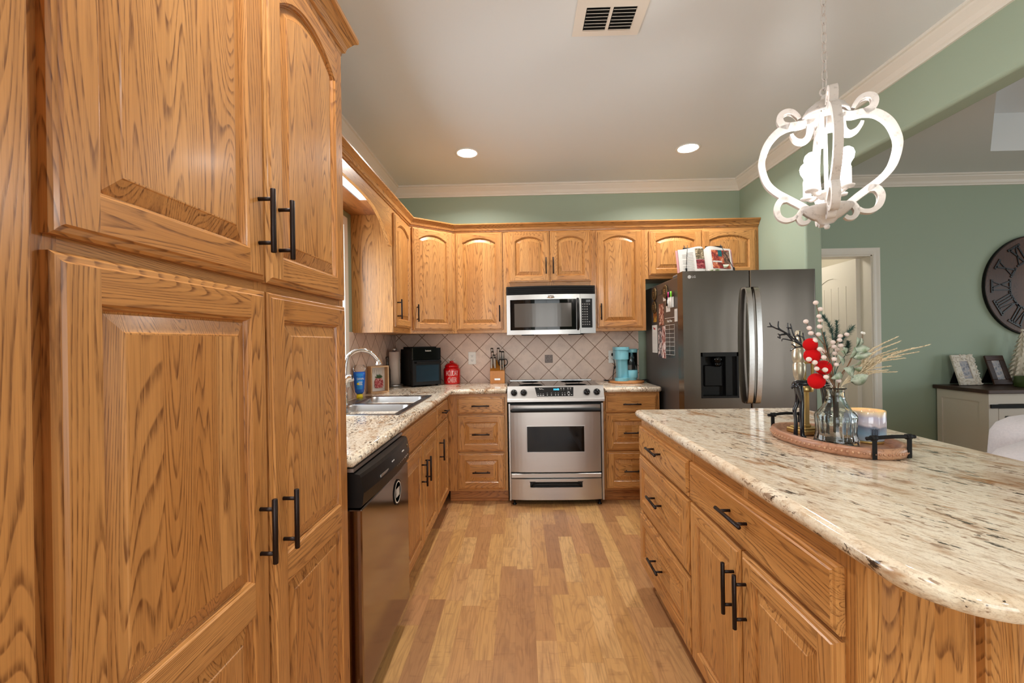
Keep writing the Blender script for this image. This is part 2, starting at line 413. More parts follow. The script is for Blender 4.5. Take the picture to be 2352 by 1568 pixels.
        k = len(prof)
        for i in range(m-1 if not closed else m):
            A, B = rows[i], rows[(i+1) % m]; dd = (P[(i+1) % m]-P[i])
            gr = 'x' if abs(dd.x) > abs(dd.y) else 'y'
            s.add(A+B, [(j, j+1, k+j+1, k+j) for j in range(k-1)], mat, False, gr)
        if not closed:
            s.add(rows[0], [tuple(range(k))], mat); s.add(rows[-1], [tuple(range(k))[::-1]], mat)
        return s
    def build(s, name, mats, parent=None, base=None, shade_auto=False):
        if not isinstance(mats, (list, tuple)): mats = [mats]
        o0 = ORG[parent.as_pointer()] if parent is not None else Vector(base or (0, 0, 0))
        me = bpy.data.meshes.new(name)
        me.from_pydata([tuple(p-o0) for p in s.v], [], s.f)
        for m in mats: me.materials.append(m)
        me.polygons.foreach_set('material_index', s.mi); me.polygons.foreach_set('use_smooth', s.sm)
        at = me.attributes.new('gco', 'FLOAT_VECTOR', 'POINT')
        at.data.foreach_set('vector', [c for q in s.g for c in q])
        ar = me.attributes.new('rnd', 'FLOAT', 'POINT'); ar.data.foreach_set('value', s.rnd)
        me.validate(); me.update()
        import bmesh
        bm = bmesh.new(); bm.from_mesh(me); bmesh.ops.recalc_face_normals(bm, faces=bm.faces); bm.to_mesh(me); bm.free()
        o = bpy.data.objects.new(name, me); COL.objects.link(o)
        if parent is not None: o.parent = parent
        else: o.location = o0
        ORG[o.as_pointer()] = o0
        return o
def tag(o, label=None, cat=None, group=None, kind=None):
    for k, v in (('label', label), ('category', cat), ('group', group), ('kind', kind)):
        if v: o[k] = v
    return o
def thing(name, label, cat, loc, group=None, rot=None, tilt=None):
    o = bpy.data.objects.new(name, None); COL.objects.link(o); o.empty_display_size = 0.05
    o.location = loc
    if rot is not None or tilt is not None:
        o.rotation_euler = tilt if tilt is not None else (0, 0, rot); ORG[o.as_pointer()] = Vector((0, 0, 0))
    else: ORG[o.as_pointer()] = Vector(loc)
    return tag(o, label, cat, group)
def struct(o): o['kind'] = 'structure'; return o
def dup(o, loc, label=None, group=None, rot=None):
    c = o.copy(); COL.objects.link(c); c.location = loc
    if rot is not None: c.rotation_euler = rot
    if label: c['label'] = label
    if group: c['group'] = group
    for ch in o.children:
        d = ch.copy(); COL.objects.link(d); d.parent = c
        for g in ch.children:
            e = g.copy(); COL.objects.link(e); e.parent = d
    return c
def text(name, body, size, O, U, V, mat, parent, depth=0.0006, align='CENTER', sx=1.0, bold=0.0):
    cu = bpy.data.curves.new('t', 'FONT'); cu.body = body; cu.size = size; cu.align_x = align; cu.align_y = 'CENTER'
    cu.extrude = depth; cu.offset = bold; cu.resolution_u = 3
    to = bpy.data.objects.new('t', cu); COL.objects.link(to)
    dg = bpy.context.evaluated_depsgraph_get(); me0 = bpy.data.meshes.new_from_object(to.evaluated_get(dg))
    U = Vector(U).normalized(); V = Vector(V).normalized(); N = U.cross(V); O = Vector(O)
    mb = MB(); mb.add([O+U*(p.co.x*sx)+V*p.co.y+N*p.co.z for p in me0.vertices], [tuple(p.vertices) for p in me0.polygons])
    bpy.data.objects.remove(to); bpy.data.curves.remove(cu); bpy.data.meshes.remove(me0)
    return mb.build(name, mat, parent)
def rrect(x0, x1, y0, y1, r, k=5):
    out = []
    for cx, cy, a0 in ((x1-r, y0+r, -PI/2), (x1-r, y1-r, 0), (x0+r, y1-r, PI/2), (x0+r, y0+r, PI)):
        for i in range(k+1):
            a = a0+PI/2*i/k; out.append((cx+r*math.cos(a), cy+r*math.sin(a)))
    return out
def bez(pts, n=8):
    """Catmull-Rom through pts"""
    P = [Vector(p) for p in pts]; P = [P[0]*2-P[1]]+P+[P[-1]*2-P[-2]]; out = []
    for i in range(1, len(P)-2):
        for t in range(n):
            t /= n; a, b, c, d = P[i-1:i+3]
            out.append(0.5*((2*b)+(c-a)*t+(2*a-5*b+4*c-d)*t*t+(3*b-a-3*c+d)*t**3))
    out.append(P[-2]); return out
# ------------------------------------------------------------------ the setting
XL = -1.185                                  # inner face of the sink wall
H = 2.74
# floor: laminate strips with staggered ends
mb = MB(); w = 0.0885; ix = 0; x = XL-0.1
while x < 7.9:
    y = -7.2 - random.uniform(0, 0.5)
    while y < 0.0:
        L = random.choice((0.24, 0.34, 0.45, 0.6, 0.75, 0.9))*random.uniform(0.9, 1.1)
        y1 = min(y+L, 0.0)
        if y1 > -7.2:
            g = 0.0002
            mb.add([(x+g, max(y, -7.2)+g, 0), (x+w-g, max(y, -7.2)+g, 0), (x+w-g, y1-g, 0), (x+g, y1-g, 0)], [(0, 1, 2, 3)], 0, False, 'y', rnd=random.random())
        y = y1 if y1 < 0 else 1
    x += w
mb.box(XL-0.1, 7.9, -7.2, 0.0, -0.08, -0.0006, 1, 'y')
mb.box(2.3, 3.35, 0.0, 1.6, -0.08, 0.0, 1, 'y')
struct(mb.build('floor', [FLOOR, plain('subfloor', srgb(120, 80, 50), 0.6)]))

def wall_with_hole(name, axis, a0, a1, lo, hi, z0, z1, holes, mat):
    """slab a0..a1 on axis ('x' or 'y'), spanning lo..hi on the other axis, with rectangular holes (u0,u1,v0,v1)"""
    mb = MB(); us = sorted({lo, hi, *[h[0] for h in holes], *[h[1] for h in holes]})
    for u0, u1 in zip(us, us[1:]):
        segs = [(z0, z1)]
        for h in holes:
            if h[0] <= u0 and h[1] >= u1:
                segs = [q for s_ in segs for q in ((s_[0], min(s_[1], h[2])), (max(s_[0], h[3]), s_[1])) if q[1] > q[0]+1e-6]
        for s0, s1 in segs:
            mb.box(*((a0, a1, u0, u1) if axis == 'x' else (u0, u1, a0, a1)), s0, s1)
    return struct(mb.build(name, mat))
wall_with_hole('wall_left', 'x', XL-0.12, XL, -7.32, 0.12, 0, H, [(-2.36, -1.21, 1.06, 2.08)], GREEN)
wall_with_hole('wall_back', 'y', 0.0, 0.12, XL-0.0, 8.0, 0, H, [(2.45, 3.215, 0, 2.03)], GREEN)
wall_with_hole('wall_front', 'y', -7.32, -7.2, XL, 8.0, 0, H, [(-0.95, 1.45, 0.15, 2.35), (4.8, 5.3, 0.15, 2.35)], GREEN)
wall_with_hole('wall_far_right', 'x', 7.9, 8.02, -7.2, 0.0, 0, H, [(-5.4, -1.4, 0.4, 2.3)], GREEN)
# partition beside the refrigerator and the beam it carries (rounded corners)
WX0, WX1, WY = 2.03, 2.15, -0.926
mb = MB(); r = 0.02; k = 5
sec = [(WX1, 0.0), (WX0, 0.0)] + [(WX0+r-r*math.cos(PI/2*i/k), WY+r-r*math.sin(PI/2*i/k)) for i in range(k+1)] \
    + [(WX1-r+r*math.sin(PI/2*i/k), WY+r-r*math.cos(PI/2*i/k)) for i in range(k+1)]
mb.prism(sec, 'z', 0.0, H)
zb = 2.367
sec = [(WX1, H), (WX0, H)] + [(WX0+r-r*math.cos(PI/2*i/k), zb+r-r*math.sin(PI/2*i/k)) for i in range(k+1)] \
    + [(WX1-r+r*math.sin(PI/2*i/k), zb+r-r*math.cos(PI/2*i/k)) for i in range(k+1)]
mb.prism(sec, 'y', -7.2, WY+0.001)
struct(mb.build('wall_right', GREEN))
# ceiling with the clipped-corner tray over the living room
mb = MB(); TZ = 3.04
mb.box(XL-0.12, WX1, -7.2, 0.0, H, H+0.06)
A = [(WX1, 0), (7.9, 0), (7.9, -0.527), (3.744, -0.527), (2.83, -1.44), (2.83, -5.6), (3.744, -6.5), (7.9, -6.5), (7.9, -7.2), (WX1, -7.2)]
mb.add([(x, y, H) for x, y in [A[0], A[1], A[2], A[3]]] + [(WX1, -0.527, H)], [(0, 4, 3, 2, 1)])
mb.add([(WX1, -0.527, H), (3.744, -0.527, H), (2.83, -1.44, H), (2.83, -5.6, H), (WX1, -5.6, H)], [(0, 1, 2, 3, 4)])
mb.add([(WX1, -5.6, H), (2.83, -5.6, H), (3.744, -6.5, H), (7.9, -6.5, H), (7.9, -7.2, H), (WX1, -7.2, H)], [(0, 1, 2, 3, 4, 5)])
T = [(7.9, -0.527), (3.744, -0.527), (2.83, -1.44), (2.83, -5.6), (3.744, -6.5), (7.9, -6.5)]
mb.add([(x, y, H) for x, y in T]+[(x, y, TZ) for x, y in T], [(i, i+1, 7+i, 6+i) for i in range(5)]+[tuple(range(6, 12))])
struct(mb.build('ceiling', CEIL))
# crown mouldings
CP = [(0.0, H-0.095), (0.012, H-0.095), (0.014, H-0.083), (0.022, H-0.075), (0.032, H-0.055), (0.050, H-0.036), (0.060, H-0.026), (0.064, H-0.018), (0.075, H-0.014), (0.075, H)]
struct(MB().sweepxy([(XL, -7.2), (XL, 0), (WX0, 0), (WX0, -7.2)], CP).build('trim_1', WHITE_TRIM))
struct(MB().sweepxy([(WX1, -7.2), (WX1, 0), (7.9, 0), (7.9, -7.2)], CP).build('trim_2', WHITE_TRIM))
BP = [(0.0, 0.0), (0.014, 0.0), (0.014, 0.075), (0.008, 0.09), (0.0, 0.09)]
struct(MB().sweepxy([(3.28, 0), (7.9, 0)], BP).build('baseboard_living', WHITE_TRIM))
struct(MB().sweepxy([(WX0, 0), (WX0, WY), (WX1, WY), (WX1, 0)], BP).build('baseboard_partition', WHITE_TRIM))
# tile backsplash on the two kitchen walls
mb = MB()
def tilewall(vs, ga):
    mb.add(vs, [(0, 1, 2, 3)], g=ga)
t = 0.008; zt = 1.372
mb.add([(XL, -t, 0.90), (1.08, -t, 0.90), (1.08, -t, zt), (XL, -t, zt)], [(0, 1, 2, 3)], g=[(XL, 0, .90), (1.08, 0, .90), (1.08, 0, zt), (XL, 0, zt)])
mb.add([(1.08, -t, .90), (1.08, 0, .90), (1.08, 0, zt), (1.08, -t, zt)], [(0, 1, 2, 3)], g=[(1.08, 0, .90), (1.088, 0, .90), (1.088, 0, zt), (1.08, 0, zt)])
for y0, y1, z1 in ((-1.15, -t, zt), (-2.62, -1.15, 1.0)):
    q = [(XL+t, y0, .90), (XL+t, y1, .90), (XL+t, y1, z1), (XL+t, y0, z1)]
    mb.add(q, [(0, 1, 2, 3)], g=[(y+0.08, 0, z) for _, y, z in q])
mb.box(0.250-0.036, 0.250+0.036, -t-0.003, -t+0.002, 1.123-0.037, 1.123+0.037, 1, b=0.002)
struct(mb.build('trim_3', [TILE, MOSAIC]))
# sink window
mb = MB()
for y0, y1, z0, z1 in ((-1.21, -1.15, 1.0, 2.14), (-2.42, -2.36, 1.0, 2.14), (-2.36, -1.21, 2.08, 2.14)):
    mb.box(XL, XL+0.02, y0, y1, z0, z1)
for y0, y1, z0, z1 in ((-1.21, -1.25, 1.06, 2.08), (-2.36, -2.32, 1.06, 2.08), (-2.32, -1.25, 1.06, 1.10), (-2.32, -1.25, 2.04, 2.08), (-1.80, -1.77, 1.10, 2.04)):
    mb.box(XL-0.09, XL-0.03, min(y0, y1), max(y0, y1), z0, z1)
for q in ((-1.21, -1.209, 1.06, 2.08), (-2.361, -2.36, 1.06, 2.08)): mb.box(XL-0.03, XL, q[0]-0.008, q[1]+0.008, q[2], q[3])
mb.box(XL-0.03, XL, -2.35, -1.22, 2.072, 2.088)
wnd = struct(mb.build('window_1', WHITE_TRIM, base=(XL, -1.785, 1.06)))
MB().box(XL-0.062, XL-0.058, -2.33, -1.24, 1.09, 2.05).build('pane', PANE, wnd)
MB().box(XL-0.03, XL+0.045, -2.45, -1.135, 1.035, 1.06, b=0.006).build('window_sill', WHITE_TRIM, wnd)
def bigwindow(name, axis, a, lo, hi, z0, z1, nm):
    mb = MB()
    def bx(u0, u1, v0, v1, d=0.04):
        mb.box(*((a-d, a+d, u0, u1) if axis == 'x' else (u0, u1, a-d, a+d)), v0, v1)
    for u in (lo, hi-0.06): bx(u, u+0.06, z0, z1)
    for v in (z0, z1-0.06): bx(lo+0.06, hi-0.06, v, v+0.06)
    for i in range(1, nm): u = lo+(hi-lo)*i/nm; bx(u-0.03, u+0.03, z0+0.06, z1-0.06)
    wd = struct(mb.build(name, WHITE_TRIM, base=((a, lo, z0) if axis == 'x' else (lo, a, z0))))
    p = MB(); p.box(*((a-0.003, a+0.003, lo+0.05, hi-0.05) if axis == 'x' else (lo+0.05, hi-0.05, a-0.003, a+0.003)), z0+0.05, z1-0.05)
    p.build('pane', PANE, wd)
bigwindow('window_2', 'y', -7.26, -0.95, 1.45, 0.15, 2.35, 2)
bigwindow('window_4', 'y', -7.26, 4.8, 5.3, 0.15, 2.35, 1)
bigwindow('window_3', 'x', 7.96, -5.4, -1.4, 0.4, 2.3, 3)
# hall door: casing, jamb, and the leaf standing open into the hall
mb = MB()
cas = [(0.0, 0.0), (0.0, 0.012), (0.010, 0.018), (0.030, 0.016), (0.050, 0.020), (0.063, 0.020), (0.063, 0.0)]
for side in (0, 1):
    for i in range(len(cas)-1):
        (o0, d0), (o1, d1) = cas[i], cas[i+1]
        X = (lambda o: 3.215+o) if side else (lambda o: 2.45-o)
        mb.add([(X(o0), -d0, 0), (X(o1), -d1, 0), (X(o1), -d1, 2.03+o1), (X(o0), -d0, 2.03+o0)], [(0, 1, 2, 3)])
for i in range(len(cas)-1):
    (o0, d0), (o1, d1) = cas[i], cas[i+1]
    mb.add([(2.45-o0, -d0, 2.03+o0), (3.215+o0, -d0, 2.03+o0), (3.215+o1, -d1, 2.03+o1), (2.45-o1, -d1, 2.03+o1)], [(0, 1, 2, 3)])
mb.box(3.205, 3.225, -0.004, 0.13, 0, 2.03); mb.box(2.44, 2.46, -0.004, 0.13, 0, 2.03); mb.box(2.44, 3.225, -0.004, 0.13, 2.02, 2.04)
struct(mb.build('trim_4', WHITE_TRIM))
HALL = make_paint('hall_paint', srgb(206, 198, 180), 0.05)
mb = MB()
mb.box(2.3, 3.42, 1.6, 1.66, 0, 2.5); mb.box(2.24, 2.30, 0.12, 1.66, 0, 2.5); mb.box(3.36, 3.42, 0.12, 1.66, 0, 2.5); mb.box(2.24, 3.42, 0.12, 1.66, 2.44, 2.5)
struct(mb.build('wall_hall', HALL))
struct(MB().sweepxy([(2.30, 1.6), (3.36, 1.6), (3.36, 0.13)], [(0.0, 2.34), (0.015, 2.34), (0.06, 2.42), (0.06, 2.44)]).build('trim_5', WHITE_TRIM))
hl = thing('hall_fill_light', 'unseen ceiling lamp added to brighten the hall beyond the open door', 'light', (2.6, 0.75, 2.44))  # unseen lamp, added so the open door leaf is lit
MB().lathe([(0.0001, 2.36), (0.08, 2.37), (0.13, 2.40), (0.14, 2.43), (0.14, 2.4395), (0.0001, 2.4395)], (2.6, 0.75, 0), 28).build('shade', emit('hall_fill_glow', (1.0, 0.95, 0.86, 1), 26.0), hl)
door_leaf = thing('door_1', None, None, (3.205, 0.125, 0.0), rot=math.radians(86)); door_leaf['kind'] = 'structure'
# leaf in local coords: x = width direction (0..0.76), y faces room (-y is hall side)
mb = MB(); DW_ = 0.76
mb.box(0, DW_, 0.006, 0.030, 0.012, 2.02)
sw = 0.115
def leaf_face(y, sgn):
    mb.box(0, sw, y, y+0.006, 0.012, 2.02); mb.box(DW_-sw, DW_, y, y+0.006, 0.012, 2.02)
    mb.box(sw, DW_-sw, y, y+0.006, 0.012, 0.24); mb.box(sw, DW_-sw, y, y+0.006, 0.86, 1.02)
    n = 14
    for i in range(n):
        x0 = sw+(DW_-2*sw)*i/n; x1 = sw+(DW_-2*sw)*(i+1)/n
        f = lambda x: 1.76+0.12*(1-((x-DW_/2)/(DW_/2-sw))**2)
        V = [(x0, yy, z) for yy in (y, y+0.006) for z in (f(x0), 2.02)]+[(x1, yy, z) for yy in (y, y+0.006) for z in (f(x1), 2.02)]
        mb.add(V, [(0, 1, 5, 4), (2, 6, 7, 3), (0, 4, 6, 2)])
    for i in range(4):
        x0 = sw+0.035+(DW_-2*sw-0.07)*i/4; x1 = x0+(DW_-2*sw-0.07)/4-0.006
        yy = (y, y+0.004) if sgn > 0 else (y+0.002, y+0.006)
        mb.box(x0, x1, *yy, 0.28, 0.82); mb.box(x0, x1, *yy, 1.06, 1.78)
leaf_face(0.030, 1); leaf_face(0.0, -1)
o = mb.build('door_leaf', WHITE_TRIM, door_leaf)
mb = MB(); mb.cyl((DW_-0.06, 0.036, 0.95), (DW_-0.06, 0.075, 0.95), 0.012); mb.ball((DW_-0.06, 0.085, 0.95), 0.026)
mb.build('door_knob', CHROME, door_leaf)

# ------------------------------------------------------------------ cabinet kit
ZV = Vector((0, 0, 1))
def bar_pull(parent, c, axis, N, L=0.146, cc=0.096, r=0.0058, name='handle', off=0.032):
    """bar handle centred on c (on the door face), bar along axis, standing off along N"""
    c = Vector(c); a = Vector(axis); N = Vector(N); mb = MB()
    mb.tube([c+N*off-a*L/2, c+N*off-a*(L/2-0.001), c+N*off+a*(L/2-0.001), c+N*off+a*L/2], [r*0.85, r, r, r*0.85], 12)
    for s_ in (-1, 1): mb.cyl(c+a*s_*cc/2-N*0.001, c+N*off+a*s_*cc/2, r*0.78, 10)
    return mb.build(name, BRONZE, parent)
def front(parent, name, O, U, N, w, h, kind='raised', arch=0.0, openings=None, sw=0.058, top=None, bot=None, mat=None, t=0.020, rec=0.013):
    """door or drawer front: O lower corner on the frame face, U across, N outward"""
    O = Vector(O); U = Vector(U); N = Vector(N); mb = MB(); R = random.uniform
    def strip(L1, L2, grain, off=None):
        n = len(L1); off = off or (R(-40, 40), R(-40, 40), R(-40, 40))
        V = [O+U*p[0]+ZV*p[1]+N*p[2] for p in L1+L2]; g = []
        for p in L1+L2:
            q = (p[0], p[2], p[1]) if grain == 'v' else (p[1], p[2], p[0])
            g.append((q[0]+off[0], q[1]+off[1], q[2]+off[2]))
        mb.add(V, [(i, i+1, n+i+1, n+i) for i in range(n-1)], 0, False, g=g)
    def rect(i, tt): return [(i, i, tt), (w-i, i, tt), (w-i, h-i, tt), (i, h-i, tt)]
    offs = {e: (R(-40, 40), R(-40, 40), R(-40, 40)) for e in range(6)}
    def ring(i0, t0, i1, t1, gr):
        A, B = rect(i0, t0), rect(i1, t1)
        for e in range(4):
            j = (e+1) % 4; strip([A[e], A[j]], [B[e], B[j]], gr[e], offs[e])
    G = 'uvuv' if kind != 'slab' else 'uuuu'
    prof = [(0.0, 0.0), (0.0, t-0.008), (0.004, t-0.0045), (0.011, t-0.004), (0.014, t)]
    for (i0, t0), (i1, t1) in zip(prof, prof[1:]): ring(i0, t0, i1, t1, G)
    e = prof[-1][0]
    if kind == 'slab':
        strip([(e, e, t), (w-e, e, t)], [(e, h-e, t), (w-e, h-e, t)], 'u', offs[0])
        return mb.build(name, mat or OAK, parent)
    top = top or sw; bot = bot or sw
    ops = openings or [(bot, h-top, arch)]
    strip([(e, e, t), (sw, e, t)], [(e, h-e, t), (sw, h-e, t)], 'v', offs[3])
    strip([(w-sw, e, t), (w-e, e, t)], [(w-sw, h-e, t), (w-e, h-e, t)], 'v', offs[1])
    K = 16 if arch > 0 else 4
    def crv(i, op):   # top edge of an opening inset by i
        v0, v1, ah = op; hw = w/2-sw
        out = []
        for j in range(K+1):
            u = sw+i+(w-2*sw-2*i)*j/K; q = abs((u-w/2)/hw)
            out.append((u, (v1-ah-i)+ah*max(0.0, 1-q**2.2)))
        return out
    vprev = e; lastcurve = None
    for n_, op in enumerate(ops):
        v0, v1, ah = op
        c0 = crv(0, op); us = [p[0] for p in c0]
        lower = [(u, vprev, t) for u in us] if lastcurve is None else [(p[0], p[1], t) for p in lastcurve]
        strip(lower, [(u, v0, t) for u in us], 'u', offs[0] if n_ == 0 else offs[4])
        lastcurve = c0
        ip = [(0.0, t), (0.003, t-0.004), (0.006, t-0.005), (0.008, t-rec+0.001), (0.010, t-rec), (0.012, t-rec+0.001), (0.037, t-0.005), (0.0385, t-0.0032), (0.041, t-0.003)] if min(w-2*sw, h-top-bot) > 0.12 else [(0.0, t), (0.003, t-0.004), (0.006, t-0.005), (0.008, t-rec+0.001), (0.010, t-rec), (0.012, t-rec+0.001), (0.028, t-0.005), (0.0295, t-0.0032), (0.031, t-0.003)]
        po = (R(-40, 40), R(-40, 40), R(-40, 40))
        for m_, ((i0, t0), (i1, t1)) in enumerate(zip(ip, ip[1:])):
            pan = m_ >= 3
            ca, cb = crv(i0, op), crv(i1, op)
            strip([(p[0], p[1], t0) for p in ca], [(p[0], p[1], t1) for p in cb], 'v' if pan else 'u', po if pan else offs[2])
            strip([(sw+i0, v0+i0, t0), (w-sw-i0, v0+i0, t0)], [(sw+i1, v0+i1, t1), (w-sw-i1, v0+i1, t1)], 'v' if pan else 'u', po if pan else offs[0])
            for q, oo in ((0, offs[3]), (-1, offs[1])):
                ua = ca[q][0]; ub = cb[q][0]
                strip([(ua, v0+i0, t0), (ua, ca[q][1], t0)], [(ub, v0+i1, t1), (ub, cb[q][1], t1)], 'v', po if pan else oo)
        i1, t1 = ip[-1]; cb = crv(i1, op)
        nb = max(1, round((w-2*sw)/0.11)); per = max(1, K//nb); j = 0
        while j < K:
            jj = min(K, j+per); 
            if K-jj < per/2: jj = K
            strip([(cb[q][0], v0+i1, t1) for q in range(j, jj+1)], [(cb[q][0], cb[q][1], t1) for q in range(j, jj+1)], 'v' if h > 0.45 or kind == 'vpanel' else 'u', po if nb == 1 else None)
            j = jj
    strip([(p[0], p[1], t) for p in lastcurve], [(p[0], h-e, t) for p in lastcurve], 'u', offs[2])
    strip([(0, 0, 0), (w, 0, 0)], [(0, h, 0), (w, h, 0)], 'v')
    return mb.build(name, mat or OAK, parent)
def frame_boxes(mb, axis, face, back, spans_u, spans_z, u0, u1, z0, z1):
    """face frame: vertical stiles at spans_u, rails at spans_z, between face and back on the axis"""
    sp = sorted((min(a, b), max(a, b)) for a, b in spans_u); s_ = 1 if face > back else -1
    for a, b in sp: mb.box(*((face, back, a, b) if axis == 'x' else (a, b, face, back)), z0, z1, 0, 'z')
    for a, b in spans_z:
        a = a+0.0003 if a == z0 else a; b = b-0.0003 if b == z1 else b
        for (p, q), (r_, t_) in zip(sp, sp[1:]):
            if axis == 'x': mb.box(face-0.0003*s_, back+0.0003*s_, q, r_, a, b, 0, 'y')
            else: mb.box(q, r_, face-0.0003*s_, back+0.0003*s_, a, b, 0, 'x')

# ------------------------------------------------------------------ pantry
FX = -0.591                                    # pantry frame face (fronts reach -0.571)
PY0, PY1, PZ = -3.6075, -2.655, 2.262
pan = thing('pantry_cabinet', 'tall oak pantry cabinet with two arched doors above two long doors', 'cabinet', (-0.88, -3.12, 0))
mb = MB(); mb.box(XL, FX-0.0201, PY0, PY1, 0.1, PZ, 0, 'z'); mb.box(XL, FX-0.08, PY0+0.01, PY1, 0, 0.1, 0, 'y')
mb.build('body', OAK, pan)
MB().box(XL, -0.560, PY0-0.10, PY0-0.0005, 0.0, PZ, 0, 'z', b=0.002).build('end_board', OAK, pan)
mb = MB(); frame_boxes(mb, 'x', FX, FX-0.02, [(PY0, PY0+0.055), (-3.14, -3.09), (PY1-0.045, PY1)], [(0.1, 0.15), (1.39, 1.45), (2.17, PZ)], PY0, PY1, 0.1, PZ)
mb.build('face_frame', OAK, pan)
UY = (0, 1, 0); NX = (1, 0, 0)
hz = [(-3.149, 1.56), (-3.068, 1.56), (-3.16, 0.885), (-3.068, 0.876)]
for i, (y0, y1) in enumerate(((-3.573, -3.121), (-3.112, -2.675))):
    d = front(pan, 'door', (FX, y0, 1.430), UY, NX, y1-y0, 2.232-1.430, 'raised', 0.065, sw=0.060, top=0.055, bot=0.064)
    bar_pull(d, (FX+0.02, hz[i][0], hz[i][1]), ZV, NX, L=0.140)
    d = front(pan, 'door', (FX, y0, 0.13), UY, NX, y1-y0, 1.409-0.13, 'raised', 0.0, openings=[(0.062, 0.586, 0.0), (0.654, 1.217, 0.0)], sw=0.060, top=0.062)
    bar_pull(d, (FX+0.02, hz[i+2][0], hz[i+2][1]), ZV, NX, L=0.140)
# cabinet crown profile (outward offset, z)
def crownprof(zb, zt, o=0.050):
    h = zt-zb
    return [(0.0, zb), (0.006, zb), (0.008, zb+0.14*h), (0.016, zb+0.20*h), (0.018, zb+0.30*h), (0.022, zb+0.45*h), (0.034, zb+0.66*h), (0.040, zb+0.76*h), (o-0.003, zb+0.80*h), (o, zb+0.86*h), (o, zt), (0.0, zt), (0.0, zb)]
pc = MB().sweepxy([(FX, PY0), (FX, PY1), (XL+0.30, PY1)], [(o_, z_) for o_, z_ in crownprof(2.245, 2.325)]).build('cabinet_crown', OAK, base=(FX, PY1, 2.245))
tag(pc, 'oak crown moulding capping the tall pantry cabinet', 'moulding')

# ------------------------------------------------------------------ sink run
SX = -0.600; SF = SX-0.0
sb = thing('base_cabinet', 'oak base cabinet with a pair of doors under the steel sink', 'cabinet', (-0.88, -1.58, 0))
mb = MB(); mb.box(XL, SX-0.02, -2.03, -1.135, 0.1, 0.60, 0, 'z'); mb.box(XL, SX-0.03, -2.03, -2.01, 0.6, 0.875); mb.box(XL, SX-0.03, -1.155, -1.135, 0.6, 0.875)
mb.build('body', OAK, sb)
mb = MB(); frame_boxes(mb, 'x', SX, SX-0.02, [(-2.03, -1.965), (-1.60, -1.545), (-1.185, -1.135)], [(0.1, 0.13), (0.70, 0.735), (0.835, 0.875)], -2.03, -1.135, 0.1, 0.875); mb.build('face_frame', OAK, sb)
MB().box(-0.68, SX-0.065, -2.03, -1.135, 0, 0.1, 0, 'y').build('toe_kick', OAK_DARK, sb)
front(sb, 'false_drawer_front', (SX, -1.985, 0.722), UY, NX, 0.845, 0.127, 'slab')
for (y0, y1), hy in (((-1.985, -1.572), -1.605), ((-1.564, -1.150), -1.505)):
    d = front(sb, 'door', (SX, y0, 0.115), UY, NX, y1-y0, 0.592, 'raised', 0.0)
    bar_pull(d, (SX+0.02, hy, 0.545), ZV, NX)
nb = thing('base_cabinet', 'narrow oak base cabinet with one drawer over one door at the counter corner', 'cabinet', (-0.88, -0.87, 0))
mb = MB(); mb.box(XL, SX-0.0201, -1.133, -0.97, 0.1, 0.72, 0, 'z'); mb.box(XL, SX-0.0201, -0.97, -0.02, 0.1, 0.875, 0, 'z'); mb.build('body', OAK, nb)
mb = MB(); frame_boxes(mb, 'x', SX, SX-0.02, [(-1.133, -1.09), (-0.70, -0.588)], [(0.1, 0.13), (0.70, 0.735), (0.835, 0.875)], -1.133, -0.588, 0.1, 0.875); mb.build('face_frame', OAK, nb)
MB().box(-0.68, SX-0.065, -1.133, -0.55, 0, 0.1, 0, 'y').build('toe_kick', OAK_DARK, nb)
d = front(nb, 'drawer', (SX, -1.115, 0.722), UY, NX, 0.43, 0.127, 'slab'); bar_pull(d, (SX+0.02, -0.90, 0.785), (0, 1, 0), NX, L=0.13)
d = front(nb, 'door', (SX, -1.115, 0.115), UY, NX, 0.43, 0.592, 'raised', 0.0); bar_pull(d, (SX+0.02, -1.06, 0.545), ZV, NX)

# dishwasher
dw = thing('dishwasher', 'stainless dishwasher with a black control panel between pantry and sink cabinet', 'dishwasher', (-0.86, -2.35, 0))
MB().box(XL+0.05, -0.60, -2.645, -2.045, 0.02, 0.865).build('body', BLACK_MATTE, dw)
D0, D1, DX = -2.648, -2.052, -0.541
mb = MB(); mb.box(-0.60, DX, D0, D1, 0.10, 0.735, b=0.004); mb.build('door', DW_STEEL, dw)
MB().box(-0.66, -0.60, D0, D1, 0.0, 0.10).build('kick_plate', BLACK_MATTE, dw)
mb = MB(); n = 14; P = []
for i in range(n+1):
    yy = D0+(D1-D0)*i/n; q = 1-((yy-(D0+D1)/2)/((D1-D0)/2))**2; bo = 0.014*q
    P.append([(-0.60, yy, 0.742), (DX-0.004, yy, 0.742-0.006*q), (DX+0.004+bo, yy, 0.752), (DX+0.008+bo, yy, 0.79), (DX-0.001+bo, yy, 0.842), (DX-0.006+bo*0.8, yy, 0.852), (-0.585, yy, 0.858), (-0.60, yy, 0.858)])
k = 8
mb.add([p for row in P for p in row], [(i*k+j, i*k+(j+1) % k, (i+1)*k+(j+1) % k, (i+1)*k+j) for i in range(n) for j in range(k)]+[tuple(range(k)), tuple(n*k+j for j in range(k))], 0, False)
cp = mb.build('control_panel', BLACK, dw)
MB().box(-0.60, -0.566, D0, D1, 0.860, 0.872).build('top_trim', STEEL, dw)
mb = MB()
pn = lambda y: DX+0.006+0.014*(1-((y-(D0+D1)/2)/((D1-D0)/2))**2)
for i in range(7):
    y = -2.30+i*0.026; mb.box(pn(y)-0.002, pn(y)+0.0012, y, y+0.010, 0.782, 0.788)
for i in range(5):
    y = -2.15+i*0.014; mb.box(pn(y)-0.002, pn(y)+0.0012, y, y+0.006, 0.776+0.004*(i % 2), 0.782+0.004*(i % 2))
